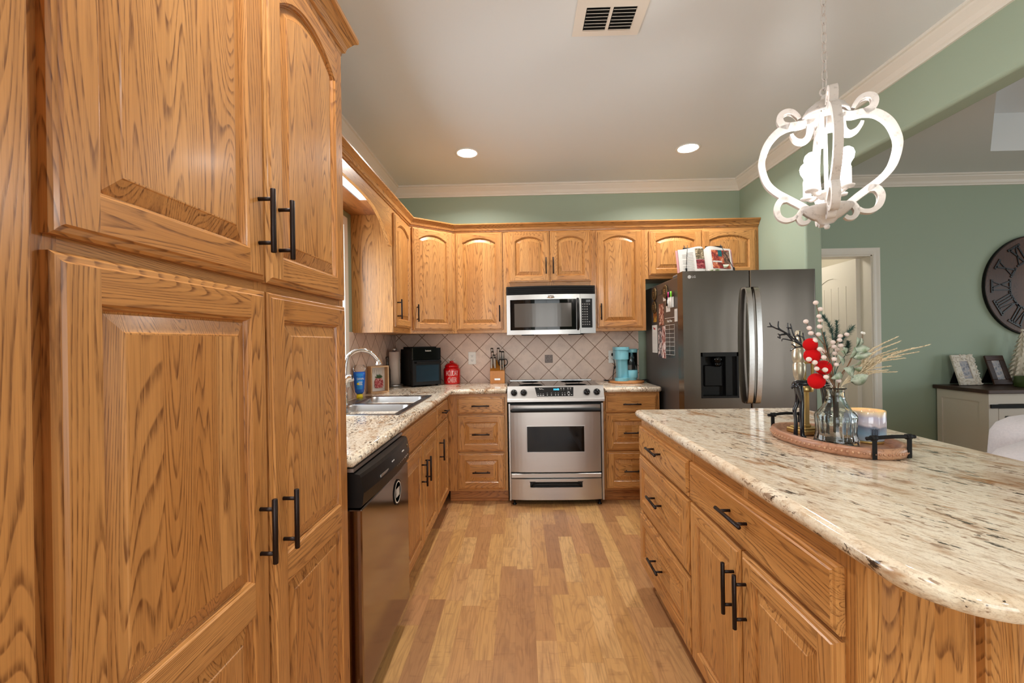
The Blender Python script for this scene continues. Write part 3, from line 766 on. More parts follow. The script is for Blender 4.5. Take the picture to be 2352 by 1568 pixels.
for y in (-2.36, -2.20): mb.box(pn(y)-0.004, pn(y)-0.0008, y, y+0.03, 0.815, 0.819)
mb.build('button_marks', GREYTXT, cp)
MB().box(pn(-2.45)-0.004, pn(-2.45)+0.001, -2.50, -2.41, 0.798, 0.806).build('vent_slot', STEEL, cp)
MB().cyl((pn(-2.085)-0.006, -2.085, 0.815), (pn(-2.085)-0.001, -2.085, 0.815), 0.010, 16).build('badge', BRASS, cp)
mg = MB(); n = 28
mg.lathe([(0.0001, 0), (0.052, 0), (0.052, 0.003), (0.0001, 0.003)], (0, 0, 0), n, 0, False, M=Matrix.Rotation(PI/2, 4, 'Y'))
magnet = tag(mg.build('dishwasher_magnet', BLACK_MATTE), 'round black and white magnet on the dishwasher door', 'magnet')
magnet.location = (DX+0.0005, -2.235, 0.655)
ORG[magnet.as_pointer()] = Vector((0, 0, 0))
m2 = MB(); m2.lathe([(0.041, 0.0032), (0.046, 0.0032), (0.046, 0.0036), (0.041, 0.0036), (0.041, 0.0032)], (0, 0, 0), n, 0, False, M=Matrix.Rotation(PI/2, 4, 'Y'))
for i in range(5): m2.box(0.003, 0.0036, -0.026+i*0.0105, -0.019+i*0.0105, -0.018, 0.018)
m2.build('white_print', WHITE, magnet)

# ------------------------------------------------------------------ back run base cabinets
BF = -0.588
UX = (1, 0, 0); NY = (0, -1, 0)
def drawer_base(x0, x1, d0, d1, label, base):
    c = thing('drawer_cabinet', label, 'cabinet', base)
    mb = MB(); mb.box(x0, x1, BF+0.02, -0.002, 0.1, 0.875, 0, 'z'); mb.build('body', OAK, c)
    mb = MB(); frame_boxes(mb, 'y', BF, BF+0.02, [(x0, d0+0.02), (d1-0.02, x1)], [(0.1, 0.125), (0.405, 0.42), (0.70, 0.725), (0.84, 0.875)], x0, x1, 0.1, 0.875); mb.build('face_frame', OAK, c)
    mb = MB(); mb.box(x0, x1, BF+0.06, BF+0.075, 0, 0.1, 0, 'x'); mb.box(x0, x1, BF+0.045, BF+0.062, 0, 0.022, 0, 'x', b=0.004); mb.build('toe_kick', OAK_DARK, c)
    for z0, z1, kd in ((0.718, 0.848, 'slab'), (0.417, 0.706, 'raised'), (0.116, 0.405, 'raised')):
        d = front(c, 'drawer', (d0, BF, z0), UX, NY, d1-d0, z1-z0, kd, 0.0, sw=0.055)
        bar_pull(d, ((d0+d1)/2, BF-0.02, z0+(z1-z0)/2-(0.0 if kd == 'slab' else 0.004)), (1, 0, 0), NY, L=0.140)
    return c
drawer_base(-0.598, -0.124, -0.522, -0.145, 'oak three-drawer base cabinet between the counter corner and the stove', (-0.36, -0.3, 0))
drawer_base(0.640, 1.085, 0.658, 1.060, 'oak three-drawer base cabinet between the stove and the refrigerator', (0.86, -0.3, 0))

# ------------------------------------------------------------------ countertops
def slab(name, poly, edge, label, mat, z0=0.877, z1=0.915, base=None, hole=None):
    """poly: XY outline (counter-clockwise); edge profile rounded"""
    mb = MB(); n = len(poly); P = [Vector(p) for p in poly]
    def inset(d):
        out = []
        for i in range(n):
            a = (P[i]-P[i-1]); b = (P[(i+1) % n]-P[i]); a.normalize(); b.normalize()
            na = Vector((-a.y, a.x)); nb_ = Vector((-b.y, b.x)); q = na+nb_; q = q/max(q.dot(na), 0.3)
            out.append(P[i]+q*d)
        return out
    r = edge; prof = [(r*0.55, z0), (r*0.15, z0+r*0.4), (0.0, (z0+z1)/2-0.003), (0.0, (z0+z1)/2+0.004), (r*0.12, z1-r*0.55), (r*0.45, z1-r*0.15), (r, z1)]
    rows = [[(p.x, p.y, z) for p in inset(d)] for d, z in prof]
    V = [p for row in rows for p in row]; m = len(rows)
    F = [(i*n+j, i*n+(j+1) % n, (i+1)*n+(j+1) % n, (i+1)*n+j) for i in range(m-1) for j in range(n)]
    mb.add(V, F, 0, True)
    mb.add(rows[0], [tuple(range(n))[::-1]])
    if hole is None: mb.add(rows[-1], [tuple(range(n))])
    else: mb.add(*hole(rows[-1]))
    o = mb.build(name, mat, base=base or (poly[0][0], poly[0][1], z1)); tag(o, label, 'countertop'); return o
CX = -0.560; CY = -0.628
k = 4
corner = [(CX+0.03-0.03*math.cos(PI/2*i/k)*1, CY-0.03+0.03*math.sin(PI/2*i/k)) for i in range(k+1)]
Lp = [(XL+0.008, -2.655), (CX, -2.655), (CX, -1.95), (CX, -0.9)] + corner + [(-0.128, CY), (-0.128, -0.008), (XL+0.008, -0.008)]
HX0, HX1, HY0, HY1 = -1.10, -0.655, -1.81, -1.01
def lhole(top):
    n = len(top); hv = [(HX0, HY0, .915), (HX1, HY0, .915), (HX1, HY1, .915), (HX0, HY1, .915)]
    V = list(top)+hv+[(x, y, 0.877) for x, y, _ in hv]
    h = [n, n+1, n+2, n+3]
    # top indices: 0 near-wall near, 1 near-front, 2,3 front, corner.., then far side, last = far wall
    F = [(0, 1, 2, h[1], h[0]), (2, 3, h[2], h[1]), tuple([3]+list(range(4, n))+[h[3], h[2]]), (n-1, 0, h[0], h[3])]
    F += [(h[i], h[(i+1) % 4], h[(i+1) % 4]+4, h[i]+4) for i in range(4)]
    return V, F
slab('countertop', Lp, 0.016, 'cream speckled granite countertop wrapping the corner around the sink', GRANITE_C, hole=lhole)
slab('countertop', [(0.642, CY), (1.075, CY), (1.10, CY+0.025), (1.10, -0.008), (0.642, -0.008)], 0.016, 'short cream granite countertop between the stove and the refrigerator', GRANITE_C)

# ------------------------------------------------------------------ sink, faucet
sk = thing('kitchen_sink', 'stainless steel double bowl drop-in sink in the speckled countertop', 'sink', (-0.88, -1.41, 0.915))
SX0, SX1, SY0, SY1 = -1.135, -0.635, -1.83, -0.99
bowls = [(-1.055, -0.675, -1.795, -1.435), (-1.055, -0.675, -1.395, -1.03)]
mb = MB(); zr = 0.9185
out = rrect(SX0, SX1, SY0, SY1, 0.03, 4); inn = rrect(SX0+0.006, SX1-0.006, SY0+0.006, SY1-0.006, 0.026, 4); n = len(out)
mb.add([(x, y, 0.9152) for x, y in out]+[(x, y, zr) for x, y in inn], [(i, (i+1) % n, n+(i+1) % n, n+i) for i in range(n)], 0, True)
xs = [SX0+0.006, bowls[0][0], bowls[0][1], SX1-0.006]; ys = [SY0+0.006, bowls[0][2], bowls[0][3], bowls[1][2], bowls[1][3], SY1-0.006]
for i in range(3):
    for j in range(5):
        if i == 1 and j in (1, 3): continue
        mb.add([(xs[i], ys[j], zr), (xs[i+1], ys[j], zr), (xs[i+1], ys[j+1], zr), (xs[i], ys[j+1], zr)], [(0, 1, 2, 3)])
mb.build('rim', SINK_STEEL, sk)
for bx in bowls:
    mb = MB(); rows = []
    for ins, z, rr in ((0.0, zr, 0.004), (0.004, zr-0.006, 0.05), (0.010, 0.80, 0.05), (0.022, 0.752, 0.05), (0.05, 0.742, 0.05)):
        rows.append([(x, y, z) for x, y in rrect(bx[0]+ins, bx[1]-ins, bx[2]+ins, bx[3]-ins, rr, 5)])
    n = len(rows[0]); m = len(rows)
    mb.add([p for r_ in rows for p in r_], [(i*n+j, i*n+(j+1) % n, (i+1)*n+(j+1) % n, (i+1)*n+j) for i in range(m-1) for j in range(n)]+[tuple((m-1)*n+j for j in range(n))], 0, True)
    b_ = mb.build('bowl', SINK_STEEL, sk)
    MB().lathe([(0.0001, 0.7435), (0.03, 0.7435), (0.042, 0.7445), (0.044, 0.7425)], ((bx[0]+bx[1])/2, (bx[2]+bx[3])/2, 0), 20).build('drain', CHROME, b_)
fc = thing('kitchen_faucet', 'chrome gooseneck faucet arching over the sink', 'faucet', (-1.095, -1.42, 0.9185))
mb = MB(); mb.lathe([(0.03, 0.9186), (0.03, 0.925), (0.024, 0.932), (0.022, 0.97), (0.016, 0.985)], (-1.095, -1.42, 0), 20); mb.build('base', CHROME, fc)
fp = bez([(-1.095, -1.42, 0.98), (-1.095, -1.41, 1.10), (-1.085, -1.395, 1.20), (-1.035, -1.355, 1.248), (-0.975, -1.31, 1.238), (-0.935, -1.27, 1.185), (-0.928, -1.262, 1.155)], 8)
mb = MB(); mb.tube(fp, [0.0125]*(len(fp)-10)+[0.0125+0.0012*i for i in range(10)], 14); mb.build('spout', CHROME, fc)
mb = MB(); mb.cyl((-1.095, -1.42, 0.955), (-1.075, -1.455, 0.965), 0.012); mb.tube([(-1.075, -1.455, 0.965), (-1.05, -1.50, 1.0)], [0.008, 0.006], 10); mb.build('lever', CHROME, fc)
sp = thing('side_sprayer', 'chrome side sprayer standing on the sink deck', 'sprayer', (-1.06, -1.535, 0.9185))
mb = MB(); mb.lathe([(0.024, 0.9186), (0.024, 0.925), (0.017, 0.935), (0.015, 0.955)], (-1.06, -1.535, 0), 16); mb.build('holder', CHROME, sp)
mb = MB(); q = bez([(-1.06, -1.535, 0.95), (-1.055, -1.532, 1.0), (-1.05, -1.53, 1.05), (-1.035, -1.525, 1.085), (-1.01, -1.515, 1.092)], 6)
mb.tube(q, [0.012+0.006*i/len(q) for i in range(len(q))], 12); mb.build('wand', CHROME, sp)
mb = MB(); mb.cyl((-1.012, -1.516, 1.092), (-1.004, -1.513, 1.091), 0.012); mb.build('nozzle', BLACK, sp)
# ------------------------------------------------------------------ wall cabinets
UZ0, UZ1 = 1.366, 2.245
UFX, UFY = -0.895, -0.310
cN = (-0.574, UFY); cS = (UFX, -0.569)
def upper(x0, x1, z0, doors, label, hands):
    c = thing('wall_cabinet', label, 'cabinet', ((x0+x1)/2, -0.15, z0))
    mb = MB(); mb.box(x0, x1, UFY+0.02, -0.002, z0, UZ1, 0, 'z'); mb.build('body', OAK, c)
    mb = MB(); us = [x0]+[(a+b)/2 for a, b in zip([d[1] for d in doors], [d[0] for d in doors[1:]])]+[x1]
    st = [(x0, doors[0][0]+0.015), (doors[-1][1]-0.015, x1)]+[(u-0.03, u+0.03) for u in us[1:-1]]
    frame_boxes(mb, 'y', UFY, UFY+0.02, st, [(z0, doors[0][2]+0.012), (2.20, UZ1)], x0, x1, z0, UZ1); mb.build('face_frame', OAK, c)
    for (a, b, dz0, dz1), hd in zip(doors, hands):
        h = dz1-dz0
        d = front(c, 'door', (a, UFY, dz0), UX, NY, b-a, h, 'vpanel', 0.045 if h > 0.6 else 0.040, sw=0.056, top=0.046, bot=0.052)
        if hd: bar_pull(d, (hd[0], UFY-0.02, hd[1]), ZV, NY, L=0.140)
    return c
upper(-0.574, -0.126, UZ0, [(-0.556, -0.155, 1.391, 2.229)], 'tall oak wall cabinet just above the red holiday canister', [(-0.183, 1.530)])
upper(-0.126, 0.634, 1.757, [(-0.103, 0.250, 1.795, 2.231), (0.256, 0.604, 1.795, 2.231)], 'short oak wall cabinet with two doors above the microwave', [(0.218, 1.930), (0.280, 1.930)])
upper(0.634, 1.068, UZ0, [(0.651, 1.040, 1.393, 2.226)], 'tall oak wall cabinet above the aqua coffee maker', [(0.681, 1.530)])
upper(1.068, 2.028, 1.806, [(1.098, 1.543, 1.834, 2.212), (1.549, 2.000, 1.834, 2.212)], 'wide oak wall cabinet with two arched doors above the refrigerator', [None, None])
# diagonal corner cabinet
dc = thing('corner_cabinet', 'oak wall cabinet set diagonally in the corner above the black countertop oven', 'cabinet', (-0.85, -0.3, UZ0))
dv = Vector((cN[0]-cS[0], cN[1]-cS[1], 0)); DL = dv.length; dv.normalize(); dn = Vector((dv.y, -dv.x, 0))
q = 0.02
MB().prism([(XL+0.001, -0.001), (XL+0.001, cS[1]), (cS[0]-dn.x*q*0, cS[1]), (cS[0]-0.012, cS[1]+0.012), (cN[0]-0.012, cN[1]+0.016), (cN[0], cN[1]+0.012), (cN[0], -0.001)], 'z', UZ0, UZ1, 0, 'z').build('body', OAK, dc)
mb = MB(); M = Matrix(((dv.x, dn.x, 0, cS[0]), (dv.y, dn.y, 0, cS[1]), (0, 0, 1, 0), (0, 0, 0, 1)))
mb.box(0, 0.035, -0.02, 0, UZ0, UZ1, 0, 'z', M=M); mb.box(DL-0.045, DL, -0.02, 0, UZ0, UZ1, 0, 'z', M=M)
mb.box(0, DL, -0.02, 0.0003, UZ0, 1.41, 0, 'x', M=M); mb.box(0, DL, -0.02, 0.0003, 2.20, UZ1, 0, 'x', M=M)
mb.build('face_frame', OAK, dc)
O = Vector((cS[0], cS[1], 1.393)) + dv*0.020
d = front(dc, 'door', O, dv, dn, DL-0.045, 0.836, 'vpanel', 0.045, sw=0.054, top=0.046, bot=0.052)
bar_pull(d, O+dv*0.030+dn*0.02+Vector((0, 0, 0.137)), ZV, dn, L=0.140)
# narrow cabinet on the sink wall
nc = thing('wall_cabinet', 'narrow oak wall cabinet between the corner cabinet and the sink window arch', 'cabinet', (-1.03, -0.8, UZ0))
MB().box(XL+0.001, UFX-0.02, -1.045, cS[1]-0.001, UZ0, UZ1, 0, 'z').build('body', OAK, nc)
mb = MB(); frame_boxes(mb, 'x', UFX, UFX-0.02, [(-1.045, -1.01), (-0.61, cS[1]-0.001)], [(UZ0, 1.415), (2.19, UZ1)], -1.045, cS[1]-0.001, UZ0, UZ1); mb.build('face_frame', OAK, nc)
d = front(nc, 'door', (UFX, -1.035, 1.405), UY, NX, 0.437, 0.80, 'vpanel', 0.045, sw=0.056, top=0.046, bot=0.052)
bar_pull(d, (UFX+0.02, -1.005, 1.53), ZV, NX, L=0.140)
# arched valance and soffit over the sink
va = thing('window_valance', 'arched oak valance over the sink window with a boxed soffit', 'valance', (UFX, -1.85, 1.965))
mb = MB(); n = 40; ya, yb = -1.105, -2.595
off = (3.1, 4.2, 5.3)
def archz(y): s_ = (y-(ya+yb)/2)/((ya-yb)/2); return 1.965+0.196*(1-abs(s_)**4)
ys = [-1.046, ya]+[ya+(yb-ya)*(0.5-0.5*math.cos(PI*i/n)) for i in range(1, n)]+[yb, -2.654]
V = []
for y in ys:
    z = archz(y) if yb <= y <= ya else 1.965
    V += [(UFX, y, z), (UFX, y, UZ1), (UFX-0.02, y, z), (UFX-0.02, y, UZ1)]
F = []
for i in range(len(ys)-1):
    a = i*4; b = a+4; F += [(a, b, b+1, a+1), (a+2, a+3, b+3, b+2), (a, a+2, b+2, b), (a+1, b+1, b+3, a+3)]
F += [(0, 1, 3, 2), (len(V)-4, len(V)-2, len(V)-1, len(V)-3)]
mb.add(V, F, 0, False, 'y', off); mb.build('arch_board', OAK, va)
mb = MB(); LX0, LX1, LY0, LY1 = -1.008, -0.92, -2.45, -1.345
mb.box(XL+0.002, LX0, -2.654, -1.046, 2.19, 2.205, 0, 'y'); mb.box(LX0, UFX-0.021, LY1, -1.046, 2.19, 2.205, 0, 'y'); mb.box(LX0, UFX-0.021, -2.654, LY0, 2.19, 2.205, 0, 'y'); mb.box(LX1, UFX-0.021, LY0, LY1, 2.19, 2.205, 0, 'y')
mb.build('soffit', OAK_DARK, va)
fl = thing('fluorescent_light', 'lit white diffuser panel set in the soffit over the sink', 'light', (-0.965, -1.9, 2.2))
MB().box(LX0, LX1, LY0, LY1, 2.196, 2.204).build('diffuser', FLUOR, fl)
uc = MB().sweepxy([(UFX, -2.654), (UFX, cS[1]), cN, (2.028, UFY)], crownprof(2.236, 2.300, 0.046)).build('cabinet_crown', OAK, base=(cN[0], cN[1], 2.236))
tag(uc, 'long oak crown moulding running along the tops of the wall cabinets', 'moulding')

# ------------------------------------------------------------------ microwave
mw = thing('microwave', 'stainless over-the-range microwave with a black vent grille', 'microwave', (0.255, -0.2, 1.35))
X0, X1 = -0.123, 0.631
MB().box(X0+0.003, X1-0.003, -0.32, -0.012, 1.352, 1.754).build('body', BLACK_MATTE, mw)
def fy(x, d=0.042): return -0.352-d*(1-((x-(X0+X1)/2)/((X1-X0)/2))**2)
def curved(mb, x0, x1, z0, z1, off=0.0, thick=0.02, n=16, mat=0, smooth=True):
    V = []; F = []
    for i in range(n+1):
        x = x0+(x1-x0)*i/n; y = fy(x)-off; V += [(x, y, z0), (x, y, z1), (x, y+thick, z1), (x, y+thick, z0)]
    for i in range(n):
        a = i*4; b = a+4
        for j in range(4): F.append((a+j, b+j, b+(j+1) % 4, a+(j+1) % 4))
    F += [(0, 1, 2, 3), (n*4, n*4+3, n*4+2, n*4+1)]
    mb.add(V, F, mat, False)
mb = MB(); curved(mb, X0, X1, 1.686, 1.756, -0.012, 0.05)
for i in range(4): curved(mb, X0+0.012, X1-0.012, 1.694+i*0.0155, 1.6985+i*0.0155, 0.0, 0.03)
mb.build('vent_grille', BLACK_MATTE, mw)
DXR = 0.497
mb = MB(); curved(mb, X0, DXR, 1.345, 1.682, 0, 0.03); door = mb.build('door', STEEL, mw)
mb = MB(); curved(mb, X0+0.030, 0.463, 1.383, 1.641, 0.0015, 0.02); mb.build('window_frame', BLACKGLASS, door)
mb = MB(); curved(mb, X0+0.066, 0.424, 1.408, 1.607, 0.0024, 0.02); mb.build('window', MWGLASS, door)
mb = MB(); mb.tube([(0.478, fy(.478)-0.002, 1.385), (0.478, fy(.478)-0.028, 1.40), (0.478, fy(.478)-0.032, 1.51), (0.478, fy(.478)-0.028, 1.625), (0.478, fy(.478)-0.002, 1.64)], 0.011, 12); mb.build('handle', BLACK, door)
mb = MB(); mb.lathe([(0.0001, 0), (0.036, 0), (0.034, 0.003), (0.0001, 0.004)], (0.25, fy(.25), 1.660), 24, 0, True, M=Matrix.Rotation(PI/2, 4, 'X') @ Matrix.Diagonal((1, 0.36, 1, 1))); lg = mb.build('badge', CHROME, door)
mb = MB(); mb.tube([(0.235, fy(.25)-0.0045, 1.657), (0.25, fy(.25)-0.0045, 1.664), (0.262, fy(.25)-0.0045, 1.657)], 0.0016, 6); mb.build('badge_mark', DIMTXT, lg)
mb = MB(); curved(mb, DXR+0.002, X1, 1.350, 1.682, 0, 0.03, 8); cpn = mb.build('control_panel', STEEL, mw)
mb = MB(); curved(mb, DXR+0.012, 0.603, 1.397, 1.643, 0.0012, 0.02, 8); mb.build('keypad', BLACK, cpn)
mb = MB()
for r_ in range(9):
    for c_ in range(4 if r_ in (0, 7, 8) else 3):
        x = 0.520+c_*0.019; z = 1.596-r_*0.0215; y = fy(x)-0.0016
        mb.box(x-0.005, x+0.005, y-0.0006, y, z-0.0045, z+0.0045)
mb.build('key_marks', DIMTXT, cpn)
mb = MB(); mb.box(0.526, 0.585, fy(.555)-0.0022, fy(.555), 1.612, 1.632); mb.build('display', plain('mw_display', srgb(62, 66, 66), 0.2), cpn)
for xa in (0.0, 0.42): MB().box(xa, xa+0.11, -0.33, -0.15, 1.340, 1.3518).build('underside_filter', BLACK_MATTE, mw)

# ------------------------------------------------------------------ range
rg = thing('stove', 'stainless slide-in electric stove with a glass cooktop and black oven handle', 'stove', (0.258, -0.35, 0))
RX0, RX1 = -0.119, 0.637
mb = MB(); mb.box(-0.108, 0.626, -0.60, -0.012, 0.03, 0.90); mb.box(-0.11, -0.099, -0.655, -0.60, 0.045, 0.80, 1); mb.box(0.614, 0.628, -0.655, -0.60, 0.045, 0.80, 1); mb.box(-0.099, 0.614, -0.62, -0.60, 0.045, 0.82)
mb.build('body', [BLACK_MATTE, STEEL], rg)
for x in (-0.075, 0.598):
    for y in (-0.61, -0.12):
        MB().lathe([(0.018, 0.0), (0.018, 0.006), (0.008, 0.010), (0.008, 0.05)], (x, y, 0), 14).build('foot', BLACK, rg)
mb = MB(); mb.box(RX0+0.004, RX1-0.004, -0.615, -0.03, 0.916, 0.926, b=0.002); ct = mb.build('cooktop', COOKTOP, rg)
mb = MB()
for cx, cy, rr in ((0.07, -0.46, 0.10), (0.07, -0.18, 0.075), (0.44, -0.46, 0.09), (0.44, -0.18, 0.10)):
    mb.lathe([(rr-0.003, 0.9261), (rr, 0.9264), (rr+0.003, 0.9261)], (cx, cy, 0), 40)
mb.build('burner_rings', plain('burner_print', srgb(70, 68, 66), 0.3), ct)
mb = MB(); mb.box(RX0, RX1, -0.034, -0.012, 0.912, 0.934, b=0.003); mb.build('rear_trim', STEEL, rg)
sec = [(-0.60, 0.905), (-0.60, 0.927), (-0.613, 0.936), (-0.622, 0.934), (-0.664, 0.842), (-0.668, 0.832), (-0.668, 0.816), (-0.655, 0.812), (-0.60, 0.812)]
mb = MB(); mb.prism(sec, 'x', RX0, RX1); cp = mb.build('control_panel', STEEL, rg)
pd = Vector((0, -0.042, -0.092)).normalized(); pnrm = Vector((0, -0.092, 0.042)).normalized()
def pp(x, s_, o=0.0):   # point on the sloped control face: s_ metres down from its top
    return Vector((x, -0.622, 0.934))+pd*s_+pnrm*o
mb = MB()
qs = [(0.098, 0.012), (0.402, 0.012), (0.397, 0.086), (0.114, 0.086)]
mb.add([pp(x, s_, o) for o in (-0.002, 0.0016) for x, s_ in qs], [(4, 5, 6, 7), (0, 1, 5, 4), (1, 2, 6, 5), (2, 3, 7, 6), (3, 0, 4, 7)])
dp = mb.build('display_panel', BLACK, cp)
text('clock_digits', '10:03', 0.022, pp(0.266, 0.031, 0.0018), UX, -pd, DISPLAY, dp, 0.0003)
mb = MB()
def mark(x, s_, w_=0.007, h_=0.006): mb.add([pp(x-w_/2, s_-h_/2, 0.0021), pp(x+w_/2, s_-h_/2, 0.0021), pp(x+w_/2, s_+h_/2, 0.0021), pp(x-w_/2, s_+h_/2, 0.0021)], [(0, 1, 2, 3)])
for x in (0.123, 0.143, 0.163): mark(x, 0.078, 0.013, 0.005); mark(x, 0.066, 0.008, 0.002)
for x in (0.195, 0.227, 0.259, 0.280, 0.312, 0.332): mark(x, 0.075, 0.007, 0.006); mark(x, 0.060, 0.008, 0.002)
for x in (0.304, 0.325, 0.358, 0.378): mark(x, 0.022, 0.009, 0.005); mark(x, 0.034, 0.008, 0.002)
mark(0.362, 0.052, 0.014, 0.005); mark(0.362, 0.078, 0.013, 0.004); mark(0.384, 0.074, 0.010, 0.003)
mb.build('button_marks', GREYTXT, dp)
mb = MB(); mb.tube([pp(0.133, 0.022, 0.002), pp(0.142, 0.027, 0.002), pp(0.152, 0.024, 0.002), pp(0.170, 0.031, 0.002)], [0.0035, 0.002, 0.0025, 0.001], 6); mb.build('brand_mark', GREYTXT, dp)
mb = MB(); mb.tube([pp(0.362+0.009*math.cos(2*PI*i/16), 0.064+0.009*math.sin(2*PI*i/16), 0.002) for i in range(17)], 0.0012, 5); mb.build('start_ring', GREYTXT, dp)
MR = Matrix((( 1, 0, 0, 0), (0, pd.y, pnrm.y, 0), (0, pd.z, pnrm.z, 0), (0, 0, 0, 1)))
for kx, an in ((-0.066, 0.2), (0.010, 0.5), (0.503, 2.4), (0.581, 2.2)):
    c0 = pp(kx, 0.055); mb = MB()
    Mk = Matrix.Translation(c0) @ MR
    mb.lathe([(0.0245, 0.0005), (0.0245, 0.010), (0.021, 0.020), (0.0001, 0.021)], (0, 0, 0), 24, 0, True, M=Mk)
    mb.box(-0.0035, 0.0035, -0.020, 0.020, 0.018, 0.028, 0, b=0.002, M=Mk @ Matrix.Rotation(an, 4, 'Z'))
    kb = mb.build('knob', BLACK, cp)
    mb = MB(); mb.box(-0.0012, 0.0012, -0.021, -0.012, 0.0285, 0.029, M=Mk @ Matrix.Rotation(an, 4, 'Z')); mb.tube([c0+MR.to_3x3() @ Vector((0.029*math.cos(2*PI*i/24), 0.029*math.sin(2*PI*i/24), 0.0008)) for i in range(25)], 0.0009, 5)
    mb.build('knob_mark', DIMTXT, kb)
# oven door with a softly bowed face and a window
def bow(x, z, z0, z1, x0, x1, d=0.010):
    u = (x-(x0+x1)/2)/((x1-x0)/2); return d*(1-u**4)
def panel(mb, x0, x1, z0, z1, y, d, hole=None, nx=24, thick=0.03):
    xs = sorted({round(x0+(x1-x0)*i/nx, 5) for i in range(nx+1)} | ({hole[0], hole[1]} if hole else set())); zs = [z0, z0+0.004] + ([hole[2], hole[3]] if hole else []) + [z1-0.004, z1]
    for i in range(len(xs)-1):
        for j in range(len(zs)-1):
            if hole and xs[i] >= hole[0]-1e-6 and xs[i+1] <= hole[1]+1e-6 and zs[j] >= hole[2]-1e-6 and zs[j+1] <= hole[3]+1e-6: continue
            f = lambda x, z: (x, y-bow(x, z, z0, z1, x0, x1, d)+(0.004 if z in (z0, z1) else 0), z)
            mb.add([f(xs[i], zs[j]), f(xs[i+1], zs[j]), f(xs[i+1], zs[j+1]), f(xs[i], zs[j+1])], [(0, 1, 2, 3)], 0, False)
    mb.box(x0, x1, y+0.004, y+thick, z0, z1)
mb = MB(); hole = (0.032, 0.476, 0.424, 0.622)
panel(mb, -0.097, 0.607, 0.262, 0.790, -0.645, 0.020, hole); od = mb.build('oven_door', STEEL, rg)
mb = MB(); mb.box(hole[0]-0.004, hole[1]+0.004, -0.662, -0.652, hole[2]-0.004, hole[3]+0.004); mb.build('oven_window', BLACKGLASS, od)
mb = MB()
for (a, b, c, d_) in ((hole[0]-0.006, hole[1]+0.006, hole[2]-0.006, hole[2]), (hole[0]-0.006, hole[1]+0.006, hole[3], hole[3]+0.006), (hole[0]-0.006, hole[0], hole[2], hole[3]), (hole[1], hole[1]+0.006, hole[2], hole[3])):
    mb.box(a, b, -0.6675, -0.650, c, d_, b=0.001)
mb.build('window_trim', STEEL, od)
mb = MB(); mb.box(-0.095, 0.605, -0.705, -0.678, 0.738, 0.764, b=0.008)
for x in (-0.075, 0.575): mb.box(x-0.012, x+0.012, -0.69, -0.650, 0.742, 0.760, b=0.003)
mb.build('oven_handle', BLACK_MATTE, od)
mb = MB(); mb.box(-0.097, 0.607, -0.668, -0.60, 0.222, 0.256, b=0.004); mb.build('vent_trim', STEEL, rg)
mb = MB(); h2 = (0.050, 0.458, 0.146, 0.190)
panel(mb, -0.097, 0.610, 0.045, 0.213, -0.645, 0.020, h2); wd = mb.build('warming_drawer', STEEL, rg)
mb = MB(); mb.box(h2[0], h2[1], -0.645, -0.640, h2[2], h2[3]); mb.tube(bez([(h2[0]+0.012, -0.650, h2[2]+0.004), (h2[0]+0.06, -0.668, h2[2]+0.026), (h2[1]-0.06, -0.668, h2[2]+0.026), (h2[1]-0.012, -0.650, h2[2]+0.004)], 8), 0.005, 8)
mb.box(h2[0]-0.004, h2[1]+0.004, -0.664, -0.66, h2[3]-0.003, h2[3]+0.003)
mb.build('drawer_pull', BLACK, wd)

# ------------------------------------------------------------------ refrigerator
fr = thing('refrigerator', 'stainless French door refrigerator with a water dispenser', 'refrigerator', (1.565, -0.5, 0))
MB().box(1.124, 2.006, -0.935, -0.10, 0.02, 1.735, b=0.004).build('body', FRIDGE_SIDE, fr)
for x in (1.16, 1.97): MB().cyl((x, -0.88, 0), (x, -0.88, 0.03), 0.02).build('foot', BLACK, fr)
mb = MB(); mb.box(1.13, 1.20, -0.99, -0.80, 1.7355, 1.757, b=0.006); mb.build('hinge_cover', plain('grey_plastic', srgb(110, 106, 104), 0.5), fr)
mb = MB(); mb.box(1.93, 2.0, -0.99, -0.80, 1.7355, 1.757, b=0.006); mb.build('hinge_cover', bpy.data.materials['grey_plastic'], fr)
FY = -1.05
def fdoor(name, x0, x1, z0, z1, hole=None):
    mb = MB(); r = 0.012; k = 4
    if hole is None:
        mb.prism([(p[0], p[1]) for p in [(x0, FY+0.10), (x0, FY+r)]+[(x0+r-r*math.cos(PI/2*i/k), FY+r-r*math.sin(PI/2*i/k)) for i in range(1, k+1)]+[(x1-r+r*math.sin(PI/2*i/k), FY+r-r*math.cos(PI/2*i/k)) for i in range(0, k+1)]+[(x1, FY+0.10)]], 'z', z0, z1, 0, 'z')
    else:
        a, b, c, d = hole
        for (xa, xb, za, zb_) in ((x0, x1, z0, c), (x0, x1, d, z1), (x0, a, c, d), (b, x1, c, d)): mb.box(xa, xb, FY, FY+0.10, za, zb_)
    return mb.build(name, FRIDGE_STEEL, fr)
hole = (1.229, 1.486, 0.878, 1.192)
dl = fdoor('door', 1.113, 1.564, 0.70, 1.753, hole); dr = fdoor('door', 1.570, 2.018, 0.70, 1.753); fz = fdoor('freezer_drawer', 1.113, 2.018, 0.06, 0.692)
mb = MB(); a, b, c, d_ = hole
mb.box(a, b, FY+0.075, FY+0.085, c, d_); mb.box(a, a+0.012, FY-0.001, FY+0.08, c, d_); mb.box(b-0.012, b, FY-0.001, FY+0.08, c, d_); mb.box(a, b, FY-0.001, FY+0.08, d_-0.028, d_); mb.box(a, b, FY-0.002, FY+0.08, c, c+0.014)
mb.box(a+0.045, b-0.085, FY+0.055, FY+0.08, c+0.075, d_-0.09, b=0.006); mb.box(b-0.075, b-0.012, FY+0.03, FY+0.08, c+0.014, d_-0.028)
dsp = mb.build('dispenser', BLACK, dl)
